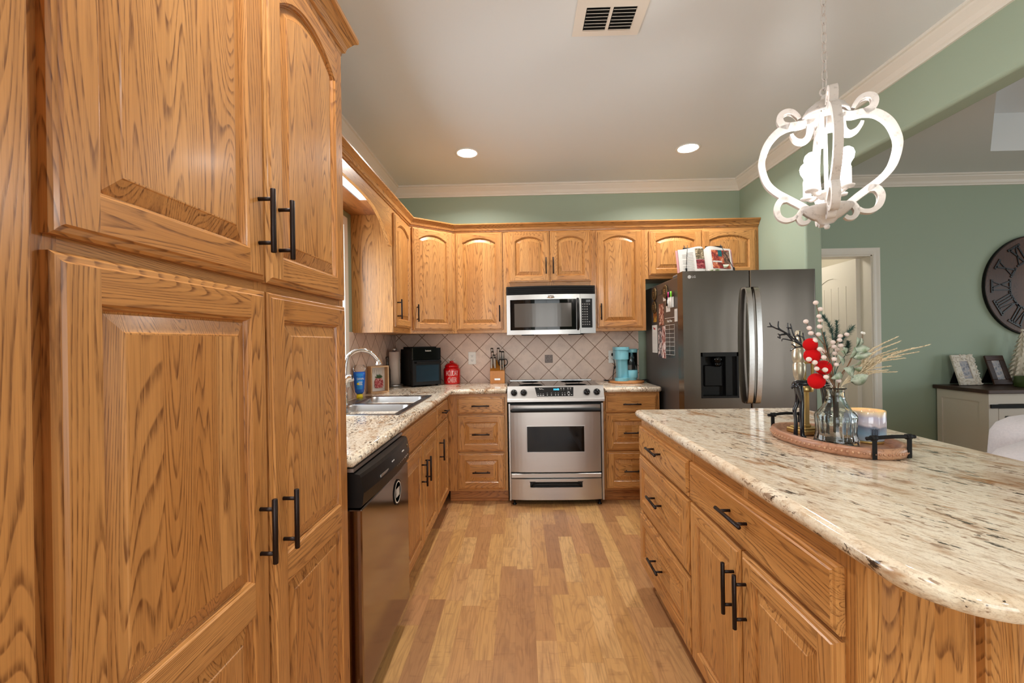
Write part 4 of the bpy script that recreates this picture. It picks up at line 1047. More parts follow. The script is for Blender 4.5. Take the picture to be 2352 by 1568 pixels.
mb = MB(); mb.cyl((1.355, FY+0.035, d_-0.028), (1.355, FY+0.035, d_-0.07), 0.034, 20); mb.cyl((1.355, FY+0.035, d_-0.07), (1.355, FY+0.035, d_-0.10), 0.028, 20, r1=0.020)
mb.build('spout', BLACKGLASS, dsp)
for dd, x, s_ in ((dl, 1.541, -1), (dr, 1.595, 1)):
    q = bez([(x, FY, 0.845), (x, FY-0.035, 0.862), (x, FY-0.058, 1.00), (x, FY-0.068, 1.24), (x, FY-0.058, 1.48), (x, FY-0.036, 1.612), (x, FY, 1.632)], 8)
    mb = MB(); sec = [(0.006, -0.017), (0.006, 0.017), (-0.006, 0.017), (-0.006, -0.017)]
    mb.tube(q, 1.0, 4, 0, True, False, up=(0, 1, 0.001), sec=sec); mb.build('handle', HANDLE_STEEL, dd)
mb = MB(); q = bez([(1.20, FY, 0.62), (1.22, FY-0.05, 0.62), (1.565, FY-0.06, 0.62), (1.91, FY-0.05, 0.62), (1.93, FY, 0.62)], 6); mb.tube(q, 0.012, 8); mb.build('handle', HANDLE_STEEL, fz)
lm = MB(); lm.lathe([(0.0001, 0), (0.012, 0), (0.012, 0.0008), (0.0001, 0.0008)], (1.160, FY, 1.7135), 24, 0, False, M=Matrix.Rotation(PI/2, 4, 'X')); lm.build('logo_disc', GREYTXT, dl)
text('logo_letters', 'LG', 0.022, (1.190, FY-0.0002, 1.7135), UX, ZV, GREYTXT, dl, 0.0006)

# ------------------------------------------------------------------ island
isl = thing('kitchen_island', 'oak kitchen island with drawers and doors on its aisle side', 'island', (1.0, -2.45, 0))
IF = 0.627; IY0, IY1 = -3.252, -1.762; IXR = 1.41
MB().box(IF+0.0205, IXR, IY0+0.0265, IY1, 0.1, 0.876, 0, 'z').build('body', OAK, isl)
mb = MB(); frame_boxes(mb, 'x', IF, IF+0.02, [(IY1, IY1-0.02), (-2.475, -2.44), (-2.855, -2.82), (IY0, -3.20)], [(0.1, 0.13), (0.395, 0.42), (0.685, 0.715), (0.825, 0.876)], IY0, IY1, 0.1, 0.876); mb.build('face_frame', OAK, isl)
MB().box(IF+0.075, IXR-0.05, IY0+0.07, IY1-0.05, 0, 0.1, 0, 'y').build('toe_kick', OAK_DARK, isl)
NXm = (-1, 0, 0); UYm = (0, -1, 0)
for z0, z1, kd, hzz in ((0.698, 0.835, 'slab', 0.777), (0.407, 0.685, 'raised', 0.548), (0.112, 0.392, 'raised', 0.255)):
    d = front(isl, 'drawer', (IF, -1.768, z0), UYm, NXm, 2.449-1.768, z1-z0, kd, 0.0, sw=0.055)
    bar_pull(d, (IF-0.02, -2.085, hzz), (0, 1, 0), NXm)
d = front(isl, 'drawer', (IF, -2.463, 0.698), UYm, NXm, 3.222-2.463, 0.137, 'slab'); bar_pull(d, (IF-0.02, -2.835, 0.779), (0, 1, 0), NXm)
for (y0, y1), hy in (((-2.463, -2.835), -2.805), ((-2.843, -3.222), -2.874)):
    d = front(isl, 'door', (IF, y0, 0.112), UYm, NXm, y0-y1, 0.686-0.112, 'raised', 0.0, sw=0.056)
    bar_pull(d, (IF-0.02, hy, 0.560), ZV, NXm, L=0.15)
for i in range(3):
    front(isl, 'end_panel', (0.6475+i*0.2535, IY0+0.026, 0.1), UX, NY, 0.2535, 0.776, 'raised', 0.0, sw=0.026, top=0.034, bot=0.06, t=0.026, rec=0.021)
def rc(cx, cy, r, a0, a1, k): return [(cx+r*math.cos(a0+(a1-a0)*i/k), cy+r*math.sin(a0+(a1-a0)*i/k)) for i in range(k+1)]
gx0, gx1, gy0, gy1 = 0.597, 1.475, -3.478, -1.728
Ip = rc(gx0+0.13, gy0+0.13, 0.13, PI, 1.5*PI, 10)+rc(gx1-0.13, gy0+0.13, 0.13, -PI/2, 0, 10)+rc(gx1-0.025, gy1-0.025, 0.025, 0, PI/2, 4)+rc(gx0+0.025, gy1-0.025, 0.025, PI/2, PI, 4)
slab('countertop', Ip, 0.018, 'large cream granite island top streaked with brown and gold', GRANITE_I, 0.877, 0.915)
# ------------------------------------------------------------------ ceiling fittings
def can_light(x, y, label, on=True):
    o = thing('recessed_light', label, 'light', (x, y, H), group=None)
    MB().lathe([(0.072, H-0.0002), (0.090, H-0.0002), (0.092, H-0.003), (0.086, H-0.006), (0.074, H-0.004), (0.072, H-0.0002)], (x, y, 0), 32).build('trim_ring', WHITE, o)
    MB().lathe([(0.0001, H-0.003), (0.074, H-0.003), (0.074, H-0.0005)], (x, y, 0), 32).build('lens', LAMPGLOW, o)
    d = bpy.data.lights.new('can_lamp', 'AREA'); d.shape = 'DISK'; d.size = 0.14; d.energy = LAMP_W; d.color = (1.0, 0.97, 0.93); d.spread = math.radians(150)
    l = bpy.data.objects.new('can_lamp', d); COL.objects.link(l); l.location = (0, 0, -0.012); l.parent = o
    return o
can_light(-0.395, -0.735, 'lit recessed ceiling light above the black countertop oven')
can_light(1.290, -0.723, 'lit recessed ceiling light in front of the refrigerator')
for i, (x, y) in enumerate(((-0.35, -3.3), (0.9, -5.4), (-0.3, -5.6))):  # extra recessed lights out of view, added to light the room
    can_light(x, y, ('added recessed ceiling light out of view above the pantry doors', 'added recessed ceiling light out of view near the patio glass', 'added recessed ceiling light out of view behind the pantry')[i])
vt = thing('ceiling_vent', 'white louvred air vent in the kitchen ceiling', 'vent', (0.41, -2.11, H))
mb = MB(); vx0, vx1, vy0, vy1 = 0.262, 0.572, -2.225, -2.000; zf = H-0.006
a0, a1, b0, b1 = vx0+0.045, vx1-0.045, vy0+0.045, vy1-0.035
for q in ((vx0, vx1, vy0, b0), (vx0, vx1, b1, vy1), (vx0, a0, b0, b1), (a1, vx1, b0, b1), (0.41, 0.424, b0, b1)): mb.box(*q, zf, H-0.0002)
mb.build('frame', WHITE_TRIM, vt)
MB().box(a0, a1, b0, b1, H-0.002, H-0.0004).build('duct_shade_sheet', DARKVOID, vt)  # flat black sheet stands in for the shade behind the louvres
mb = MB()
for i in range(7):
    y = b0+(b1-b0)*(i+0.5)/7
    for u0, u1 in ((a0+0.003, 0.407), (0.427, a1-0.003)):
        mb.box(u0, u1, -0.0065, 0.0065, -0.0008, 0.0008, M=Matrix.Translation((0, y, H-0.009)) @ Matrix.Rotation(math.radians(38), 4, 'X'))
mb.build('louvres', WHITE_TRIM, vt)

# ------------------------------------------------------------------ chandelier
HX, HY, HZ = 1.100, -2.500, 1.912
ch = thing('chandelier', 'white scrolled orb chandelier with lit bulbs hanging over the island', 'chandelier', (HX, HY, HZ), rot=math.radians(-25))
SC = 0.745
def arm_mesh(a):
    mb = MB(); c, s_ = math.cos(a), math.sin(a); T_ = Vector((-s_, c, 0))
    def path(pts, w0, w1=None, w2=None):
        P = bez([(p[0]*SC*c, p[0]*SC*s_, p[1]*(0.90 if p[1] > 0 else 1.06)) for p in pts], 6); m = len(P)
        for i in range(m):
            pass
        ws = []
        for i in range(m):
            t = i/(m-1); w_ = w0 if w1 is None else w0+(w1-w0)*t
            ws.append(w_)
        V = []; F = []
        for i, p in enumerate(P):
            d = (P[min(i+1, m-1)]-P[max(i-1, 0)]).normalized(); nn = d.cross(T_).normalized(); w_ = ws[i]; th = 0.0125
            V += [p+nn*w_-T_*th, p+nn*w_+T_*th, p-nn*w_+T_*th, p-nn*w_-T_*th]
        for i in range(m-1):
            a_, b_ = i*4, i*4+4
            for j in range(4): F.append((a_+j, a_+(j+1) % 4, b_+(j+1) % 4, b_+j))
        F += [(0, 1, 2, 3), ((m-1)*4, (m-1)*4+3, (m-1)*4+2, (m-1)*4+1)]
        mb.add(V, F)
    path([(0.030, .215), (.055, .18), (.1, .166), (.148, .167), (.198, .152), (.242, .11), (.267, .05), (.267, .005), (.247, -.045), (.209, -.080), (.16, -.108), (.11, -.135), (.07, -.16), (.055, -.178)], 0.0115)
    path([(.15, .166), (.178, .180), (.188, .203), (.180, .222), (.157, .230), (.132, .222), (.113, .202), (.106, .190)], 0.0125, 0.006)
    path([(.060, .180), (.062, .145), (.070, .112), (.092, .096), (.118, .103), (.134, .120), (.140, .134)], 0.0125, 0.005)
    path([(.155, -.108), (.188, -.112), (.206, -.136), (.198, -.166), (.170, -.182), (.138, -.180), (.120, -.170)], 0.0125, 0.006)
    path([(.075, -.150), (.10, -.155), (.115, -.175), (.105, -.195), (.085, -.198), (.070, -.190)], 0.011, 0.006)
    return mb
for i in range(4): arm_mesh(PI/2*i).build('scroll_arm', CHAND, ch)
MB().lathe([(0.0001, 0.240), (0.010, 0.239), (0.013, 0.228), (0.015, 0.222), (0.036, 0.212), (0.060, 0.192), (0.071, 0.174), (0.073, 0.165), (0.067, 0.165), (0.055, 0.182), (0.0001, 0.204)], (0, 0, 0), 32).build('canopy', CHAND, ch)
MB().tube([(0.014*math.cos(2*PI*i/16), 0, 0.252+0.014*math.sin(2*PI*i/16)) for i in range(17)], 0.0035, 8, cap=False).build('loop', CHAND, ch)
MB().lathe([(0.0001, -0.240), (0.007, -0.238), (0.010, -0.229), (0.006, -0.222), (0.022, -0.218), (0.034, -0.204), (0.045, -0.199), (0.062, -0.186), (0.078, -0.170), (0.080, -0.163), (0.070, -0.160), (0.0001, -0.160)], (0, 0, 0), 32).build('finial_dish', CHAND, ch)
mb = MB(); mb.cyl((0, 0, -0.16), (0, 0, 0.18), 0.006, 10); mb.lathe([(0.0001, -0.135), (0.020, -0.130), (0.030, -0.118), (0.034, -0.110), (0.026, -0.104), (0.0001, -0.100)], (0, 0, 0), 20)
mb.build('stem', CHAND, ch)
for i in range(4):
    a = PI/4+PI/2*i; c, s_ = math.cos(a), math.sin(a); rr = 0.072
    mb = MB(); mb.tube(bez([(0.02*c, 0.02*s_, -0.112), (0.05*c, 0.05*s_, -0.122), (rr*c, rr*s_, -0.112)], 6), 0.006, 8)
    mb.lathe([(0.0001, -0.114), (0.020, -0.113), (0.022, -0.106), (0.013, -0.104), (0.013, -0.044), (0.011, -0.042), (0.0001, -0.042)], (rr*c, rr*s_, 0), 16)
    cd = mb.build('candle_sleeve', CHAND, ch)
    MB().lathe([(0.009, -0.042), (0.011, -0.030), (0.020, -0.014), (0.0225, 0.002), (0.018, 0.016), (0.009, 0.024), (0.0001, 0.026)], (rr*c, rr*s_, 0), 16).build('bulb', BULB, cd)
mb = MB(); z = HZ+0.262; i = 0
while z < H-0.02:
    L = 0.040; pts = []
    for k in range(17):
        t = 2*PI*k/16; u = 0.0085*math.cos(t); v = 0.0135*math.sin(t)+ (0.0065 if math.sin(t) > 0 else -0.0065)
        pts.append((HX+(u if i % 2 else 0), HY+(0 if i % 2 else u), z+L/2-0.004+v))
    mb.tube(pts, 0.0022, 6, cap=False); z += 0.0335; i += 1
mb.lathe([(0.055, H-0.0005), (0.055, H-0.012), (0.030, H-0.024), (0.008, H-0.030), (0.0001, H-0.031)], (HX, HY, 0), 28)
cn = mb.build('chandelier_chain', CHAND, base=(HX, HY, H)); tag(cn, 'white link chain holding the chandelier from the ceiling', 'chain')

# ------------------------------------------------------------------ tray and what stands on it
TC = Vector((1.078, -2.540, 0.915)); TA = math.atan2(-0.99, 0.13)    # long axis direction
tr = thing('serving_tray', 'oval wooden serving tray with black bar handles on the island', 'tray', tuple(TC), rot=TA)
TLa, TLb = 0.232, 0.150
def ell(r0, r1, z, n=56): return [(r0*math.cos(2*PI*i/n), r1*math.sin(2*PI*i/n), z) for i in range(n)]
mb = MB(); n = 56
rows = [ell(TLa-0.012, TLb-0.012, 0.0), ell(TLa-0.003, TLb-0.003, 0.003), ell(TLa, TLb, 0.010), ell(TLa, TLb, 0.026), ell(TLa-0.003, TLb-0.003, 0.033), ell(TLa-0.012, TLb-0.012, 0.034), ell(TLa-0.018, TLb-0.018, 0.030), ell(TLa-0.028, TLb-0.028, 0.011)]
V = [p for r_ in rows for p in r_]; m = len(rows)
mb.add(V, [(i*n+j, i*n+(j+1) % n, (i+1)*n+(j+1) % n, (i+1)*n+j) for i in range(m-1) for j in range(n)], 0, True, 'x')
mb.add(rows[0], [tuple(range(n))[::-1]], grain='x')
for q in range(-6, 6):   # herringbone floor strips
    for j, (y0, y1) in enumerate(((-TLb, 0), (0, TLb))):
        pass
mb.add(rows[-1], [tuple(range(n))], grain='y')
mb.build('body', ACACIA, tr)
mb = MB()
for i in range(84):
    a = 2*PI*i/84; mb.ball(((TLa+0.0005)*math.cos(a), (TLb+0.0005)*math.sin(a), 0.018), 0.0042, 6)
mb.build('beaded_rim', ACACIA, tr)
for s_ in (-1, 1):
    mb = MB(); hx = s_*(TLa-0.006); w_ = 0.058
    hxp = s_*TLa*math.sqrt(1-(w_/TLb)**2)
    q = bez([(hxp*1.0, -w_-0.022, 0.066), (hxp*1.005, -w_, 0.067), (hxp*1.03, 0, 0.070), (hxp*1.005, w_, 0.067), (hxp, w_+0.022, 0.066)], 6)
    mb.tube(q, 0.0058, 10)
    for y in (-w_, w_):
        mb.box(hxp-0.0015+s_*0.004, hxp+0.0015+s_*0.004, y-0.007, y+0.007, 0.003, 0.066); mb.cyl((hxp*1.005, y-0.008, 0.067), (hxp*1.005, y+0.008, 0.067), 0.0085, 12)
    mb.build('handle', BLACK_MATTE, tr)
ZT = 0.915+0.0115
# glass decanter vase
VX, VY = 1.052, -2.598
va_ = thing('glass_vase', 'blue tinted cut glass decanter vase holding the flower stems', 'vase', (VX, VY, ZT))
def rip(a, z):
    zz = z-ZT
    return (0.030*math.cos(14*a) if 0.012 < zz < 0.10 else 0.0) + (0.018*math.cos(7*a+zz*160) if 0.02 < zz < 0.095 else 0) + (0.01*math.cos(10*a) if 0.10 < zz < 0.15 else 0)
op = [(0.0001, 0.0), (0.058, 0.0), (0.063, 0.004), (0.064, 0.010), (0.060, 0.022), (0.056, 0.045), (0.057, 0.075), (0.060, 0.095), (0.059, 0.101), (0.052, 0.108), (0.042, 0.120), (0.033, 0.136), (0.027, 0.152), (0.0285, 0.156), (0.026, 0.159), (0.025, 0.175), (0.026, 0.183), (0.031, 0.187), (0.031, 0.190)]
ipf = [(0.027, 0.190), (0.0215, 0.182), (0.0205, 0.160), (0.023, 0.150), (0.028, 0.136), (0.038, 0.119), (0.047, 0.106), (0.054, 0.095), (0.051, 0.075), (0.050, 0.045), (0.053, 0.022), (0.052, 0.012), (0.0001, 0.010)]
MB().lathe([(r_, ZT+z) for r_, z in op+ipf], (VX, VY, 0), 56, 0, True, ripple=rip).build('glass', VASEGLASS, va_)
def stemthing(name, label, cat, group=None): return thing(name, label, cat, (VX, VY, ZT+0.19), group)
FOOT = (VX, VY, ZT+0.03); NECK = (VX, VY, ZT+0.185)
def stem(pts, r0=0.0016, r1=0.0009, foot=True, jx=0.0, jy=0.0):
    P = ([(VX+jx*0.8, VY+jy*0.8, ZT+0.04), (VX+jx, VY+jy, ZT+0.175)] if foot else [])+list(pts)
    Q = bez(P, 5); m = len(Q); mb = MB(); mb.tube(Q, [r0+(r1-r0)*i/(m-1) for i in range(m)], 6); return mb
def berries(parent, pts, r=0.0080):
    for p in pts: MB().ball(p, r*random.uniform(0.93, 1.06), 12, sz=0.92).build('berry', BERRY, parent)
b = stemthing('berry_sprig', 'tallest white berry sprig in the glass vase', 'berry sprig', None)
mb = stem([(1.041, -2.59, 1.187), (1.03, -2.59, 1.239), (1.022, -2.59, 1.28), (1.014, -2.59, 1.317), (1.009, -2.59, 1.353), (0.998, -2.59, 1.398)], jx=-0.006, jy=0.004); mb.build('twig', TWIG, b)
berries(b, [(0.997, -2.59, 1.403), (1.013, -2.588, 1.381), (1.006, -2.592, 1.357), (1.014, -2.586, 1.343), (1.006, -2.594, 1.322), (1.002, -2.594, 1.296), (1.018, -2.594, 1.237)])
b = stemthing('berry_sprig', 'white berry sprig rising between the black antlers and the tallest sprig', 'berry sprig')
mb = stem([(1.016, -2.61, 1.219), (1.001, -2.62, 1.26), (0.98, -2.62, 1.287), (0.96, -2.62, 1.309), (0.946, -2.62, 1.334)], jx=-0.009, jy=-0.002); mb.build('twig', TWIG, b)
berries(b, [(0.944, -2.62, 1.339), (0.953, -2.622, 1.317), (0.957, -2.624, 1.3), (0.974, -2.616, 1.279), (0.95, -2.655, 1.275), (0.97, -2.624, 1.262)])
b = stemthing('berry_sprig', 'low white berry sprig spreading across the red velvet balls', 'berry sprig')
mb = stem([(0.995, -2.655, 1.150), (0.974, -2.672, 1.168), (0.955, -2.674, 1.182), (0.935, -2.674, 1.2), (0.918, -2.672, 1.214)], jx=-0.012, jy=-0.012)
mb2 = stem([(0.999, -2.64, 1.185), (0.986, -2.668, 1.211), (0.971, -2.672, 1.231), (0.955, -2.672, 1.247)], jx=-0.012, jy=-0.010); mb.add(mb2.v, mb2.f); mb.build('twig', TWIG, b)
berries(b, [(0.951, -2.676, 1.248), (0.964, -2.674, 1.222), (0.934, -2.676, 1.206), (0.940, -2.676, 1.186), (0.966, -2.676, 1.182), (0.969, -2.676, 1.159), (0.917, -2.674, 1.216)])
b = stemthing('berry_sprig', 'white berry sprig beside the grey green leaves', 'berry sprig')
mb = stem([(1.061, -2.57, 1.195), (1.056, -2.56, 1.24), (1.075, -2.56, 1.258), (1.094, -2.56, 1.279), (1.117, -2.56, 1.293)], jx=0.004, jy=0.008)
mb2 = stem([(1.043, -2.6, 1.135), (1.041, -2.6, 1.167), (1.05, -2.6, 1.206)], jx=0.002); mb.add(mb2.v, mb2.f); mb.build('twig', TWIG, b)
berries(b, [(1.073, -2.56, 1.268), (1.073, -2.565, 1.253), (1.099, -2.56, 1.256), (1.087, -2.56, 1.242), (1.079, -2.56, 1.229), (1.098, -2.56, 1.289), (1.12, -2.56, 1.294), (1.094, -2.562, 1.275), (1.046, -2.604, 1.212), (1.055, -2.6, 1.194), (1.062, -2.6, 1.139)])
for (p, r_, lb) in (((0.944, -2.640, 1.262), 0.0215, 'topmost red velvet ball pick touching the black antlers'), ((0.948, -2.642, 1.226), 0.0245, 'large red velvet ball pick just under the topmost one'),
                    ((0.992, -2.630, 1.186), 0.0240, 'red velvet ball pick closest to the vase stems'), ((0.962, -2.640, 1.143), 0.0255, 'lowest red velvet ball pick in the vase arrangement')):
    t = thing('velvet_ball_pick', lb, 'ornament', p, group='red velvet ball picks')
    MB().ball(p, r_, 20).build('ball', REDVELVET, t)
    mb = MB(); mb.tube(bez([(VX-0.012, VY-0.008, ZT+0.16), (VX-0.024, VY-0.018, ZT+0.20), ((p[0]+VX-0.03)/2, (p[1]+VY)/2, (p[2]+1.11)/2), p], 5), 0.0011, 6); mb.build('wire', CHROME, t)
def pine(label, pts, mat, dens=46):
    t = stemthing('pine_sprig', label, 'pine sprig'); mb = stem(pts, 0.0018, 0.001, jx=0.004, jy=0.010); mb.build('branch', PINE, t)
    Q = bez(pts, 8); m = len(Q); k0 = int(m*0.30); mb = MB(); R = random.Random(len(label))
    for i in range(dens*7):
        f = k0+(m-1-k0)*R.random(); j = min(int(f), m-2); p = Q[j].lerp(Q[j+1], f-j); d = (Q[j+1]-Q[j]).normalized()
        a = R.uniform(0, 2*PI); o_ = d.orthogonal().normalized(); o_ = Matrix.Rotation(a, 3, d) @ o_
        L = R.uniform(0.018, 0.030)*(1-0.45*(f-k0)/(m-k0)); tip = p+(o_*0.85+d*0.6).normalized()*L; s_ = d.cross(o_)*0.0011
        mb.add([p-s_, p+s_, tip, p+o_*0.0006+d*0.0006], [(0, 1, 2), (0, 2, 3), (1, 3, 2)])
    mb.build('needles', mat, t); return t
pine('frosted pine sprig leaning toward the tallest white berries', [(1.085, -2.55, 1.19), (1.090, -2.535, 1.284), (1.082, -2.53, 1.327), (1.060, -2.53, 1.362)], PINE)
pine('upright frosted pine sprig in the middle of the vase', [(1.085, -2.54, 1.18), (1.107, -2.52, 1.257), (1.114, -2.52, 1.301), (1.116, -2.52, 1.342)], PINE)
pine('pine sprig angled toward the open hall door', [(1.085, -2.55, 1.18), (1.105, -2.54, 1.247), (1.121, -2.54, 1.279), (1.138, -2.54, 1.3), (1.156, -2.54, 1.321)], PINE)
pine('short pine sprig tucked behind the grey green leaves', [(1.09, -2.55, 1.17), (1.13, -2.54, 1.225), (1.137, -2.54, 1.249), (1.14, -2.54, 1.268)], PINE)
pine('blue frosted pine sprig behind the white berry twigs', [(1.075, -2.55, 1.17), (1.080, -2.53, 1.215), (1.068, -2.53, 1.258), (1.063, -2.53, 1.301)], PINE2, 70)
lt = stemthing('leaf_sprig', 'sprig of grey green felted leaves in the glass vase', 'leaf sprig')
stem([(1.072, -2.6, 1.16), (1.10, -2.6, 1.20), (1.118, -2.6, 1.25)], 0.0022, 0.0012, jx=0.008).build('stalk', TWIG, lt)
for (bx, by, bz, tx, ty, tz, wd) in [(1.121, -2.6, 1.252, 1.109, -2.62, 1.284, .0125), (1.127, -2.6, 1.252, 1.124, -2.62, 1.282, .0083), (1.115, -2.6, 1.24, 1.152, -2.62, 1.247, .0125), (1.099, -2.6, 1.213, 1.101, -2.62, 1.252, .0094), (1.087, -2.6, 1.228, 1.063, -2.62, 1.251, .0094), (1.078, -2.6, 1.191, 1.046, -2.62, 1.227, .0083), (1.107, -2.6, 1.217, 1.158, -2.62, 1.231, .0104), (1.112, -2.6, 1.16, 1.06, -2.625, 1.182, .0150), (1.074, -2.6, 1.162, 1.021, -2.62, 1.148, .0094), (1.101, -2.6, 1.135, 1.145, -2.62, 1.159, .0156), (1.106, -2.6, 1.19, 1.112, -2.63, 1.208, .0104), (1.114, -2.6, 1.176, 1.125, -2.62, 1.187, .0083), (1.083, -2.6, 1.226, 1.057, -2.62, 1.239, .0083)]:
    B, T_ = Vector((bx, by, bz)), Vector((tx, ty, tz)); d = (T_-B); L = d.length; d.normalize(); sd = d.cross(Vector((0.25, -1, 0.15))).normalized(); up = sd.cross(d)
    mb = MB(); m = 9; V = []
    for i in range(m):
        t = i/(m-1); w_ = wd*1.25*math.sin(PI*min(1, 0.06+0.94*t**0.8))**0.8 if 0 < i < m-1 else 0.0006
        cc = B+d*L*t+up*0.004*math.sin(PI*t)
        V += [cc-sd*w_+up*w_*0.28, cc-up*0.0006, cc+sd*w_+up*w_*0.28, cc+up*0.0006]
    mb.add(V, [q for i in range(m-1) for a in [i*4] for q in ((a, a+1, a+5, a+4), (a+1, a+2, a+6, a+5), (a+2, a+3, a+7, a+6), (a+3, a, a+4, a+7))], 0, True); mb.build('leaf', LEAF, lt)
wt = stemthing('grass_plume', 'spray of pale gold glitter grass reaching toward the living room', 'grass')
R = random.Random(3)
for (tx, ty, tz) in [(1.257, -2.6, 1.282), (1.334, -2.6, 1.255), (1.304, -2.6, 1.245), (1.338, -2.6, 1.231), (1.286, -2.6, 1.211), (1.247, -2.6, 1.184), (1.265, -2.6, 1.165), (1.213, -2.6, 1.173), (1.248, -2.6, 1.267), (1.29, -2.57, 1.243), (1.24, -2.63, 1.218), (1.27, -2.58, 1.232)]:
    k = R.uniform(-0.015, 0.015); yj = R.uniform(-0.03, 0.03); rise = 0.02 if tz > 1.2 else 0.012
    mz = 1.115+(tz-1.115)*0.62+rise
    P = bez([(VX+0.010, VY, ZT+0.06), (VX+0.016, VY, ZT+0.185), (VX+0.016+(tx-VX)*0.30, VY+yj*0.4, 1.115+(tz-1.115)*0.35+rise*0.6), (VX+(tx-VX)*0.62, VY+yj*0.8, mz+0.004), (tx, ty+yj, tz)], 9)
    mb = MB(); m = len(P); mb.tube(P, [0.0013-0.0008*i/m for i in range(m)], 5)
    for i in range(int(m*0.50), m-1):
        for q in range(4):
            d = (P[i+1]-P[i]); p = P[i]+d*(q/4); dd = d.normalized(); a = R.uniform(0, 6.28); o_ = Matrix.Rotation(a, 3, dd) @ dd.orthogonal().normalized()
            tpr = max(0.15, 1-(i-m*0.5)/(m*0.5)); tip = p+dd*0.013+o_*0.0050*tpr; mid = p+dd*0.005+o_*0.0046*tpr; s_ = dd.cross(o_)*0.0020
            mb.add([p, mid-s_, tip, mid+s_, mid+o_*0.001], [(0, 1, 4), (1, 2, 4), (2, 3, 4), (3, 0, 4), (0, 3, 2, 1)])
    mb.build('blade', WHEAT, wt)
hp = stemthing('berry_sprig', 'thin twig ending in a tiny pair of white buds above the leaves', 'berry sprig')
stem([(1.11, -2.59, 1.21), (1.150, -2.58, 1.262), (1.157, -2.58, 1.278), (1.159, -2.58, 1.294)], 0.001, 0.0007, jx=0.006).build('twig', TWIG, hp)
for p in ((1.157, -2.58, 1.299), (1.163, -2.58, 1.297)): MB().ball(p, 0.0045, 10, sz=1.1).build('bud', WHITE, hp)
# black enamel reindeer
de = thing('reindeer_figurine', 'glossy black reindeer figurine with branching antlers on the tray', 'figurine', (1.04, -2.48, ZT))
mb = MB()
def limb(pts, rs, n=4, seg=10):
    P = bez(pts, n); m = len(P); k = len(rs)-1
    rr = [rs[min(int(i/(m-1)*k), k-1)]+(rs[min(int(i/(m-1)*k)+1, k)]-rs[min(int(i/(m-1)*k), k-1)])*((i/(m-1)*k)-min(int(i/(m-1)*k), k-1)) for i in range(m)]
    mb.tube(P, [q*1.22 for q in rr], seg)
limb([(0.983, -2.486, 1.108), (0.992, -2.487, 1.119), (1.024, -2.488, 1.121), (1.055, -2.488, 1.120), (1.085, -2.488, 1.118), (1.098, -2.488, 1.125)], [0.007, 0.0115, 0.009, 0.0088, 0.011, 0.009])
limb([(0.984, -2.486, 1.113), (0.977, -2.486, 1.108), (0.976, -2.486, 1.100)], [0.006, 0.004, 0.0015])
limb([(0.994, -2.494, 1.116), (0.999, -2.497, 1.085), (1.003, -2.498, 1.055), (1.001, -2.499, 1.01), (1.001, -2.500, 0.950), (1.002, -2.502, ZT+0.006), (1.007, -2.510, ZT+0.003)], [0.0115, 0.0085, 0.006, 0.0062, 0.0055, 0.0065, 0.005])
limb([(1.000, -2.478, 1.112), (1.004, -2.476, 1.075), (1.000, -2.474, 1.045), (0.992, -2.472, 1.020), (0.996, -2.472, 0.985), (0.995, -2.472, ZT+0.006), (0.989, -2.478, ZT+0.003)], [0.0105, 0.008, 0.0055, 0.0055, 0.005, 0.006, 0.005])
limb([(1.088, -2.496, 1.115), (1.093, -2.498, 1.08), (1.093, -2.498, 1.03), (1.090, -2.499, 0.98), (1.092, -2.500, ZT+0.006), (1.097, -2.507, ZT+0.003)], [0.011, 0.0085, 0.006, 0.0052, 0.006, 0.005])
limb([(1.092, -2.478, 1.115), (1.098, -2.476, 1.07), (1.098, -2.475, 1.02), (1.097, -2.475, ZT+0.006), (1.103, -2.480, ZT+0.003)], [0.010, 0.007, 0.0052, 0.006, 0.005])
limb([(1.090, -2.488, 1.122), (1.082, -2.489, 1.160), (1.066, -2.490, 1.200), (1.048, -2.492, 1.225)], [0.011, 0.0085, 0.0075, 0.009])
limb([(1.050, -2.492, 1.226), (1.060, -2.494, 1.222), (1.075, -2.497, 1.212)], [0.0095, 0.0075, 0.005])
mb.build('body', NAVY, de)
mb = MB()
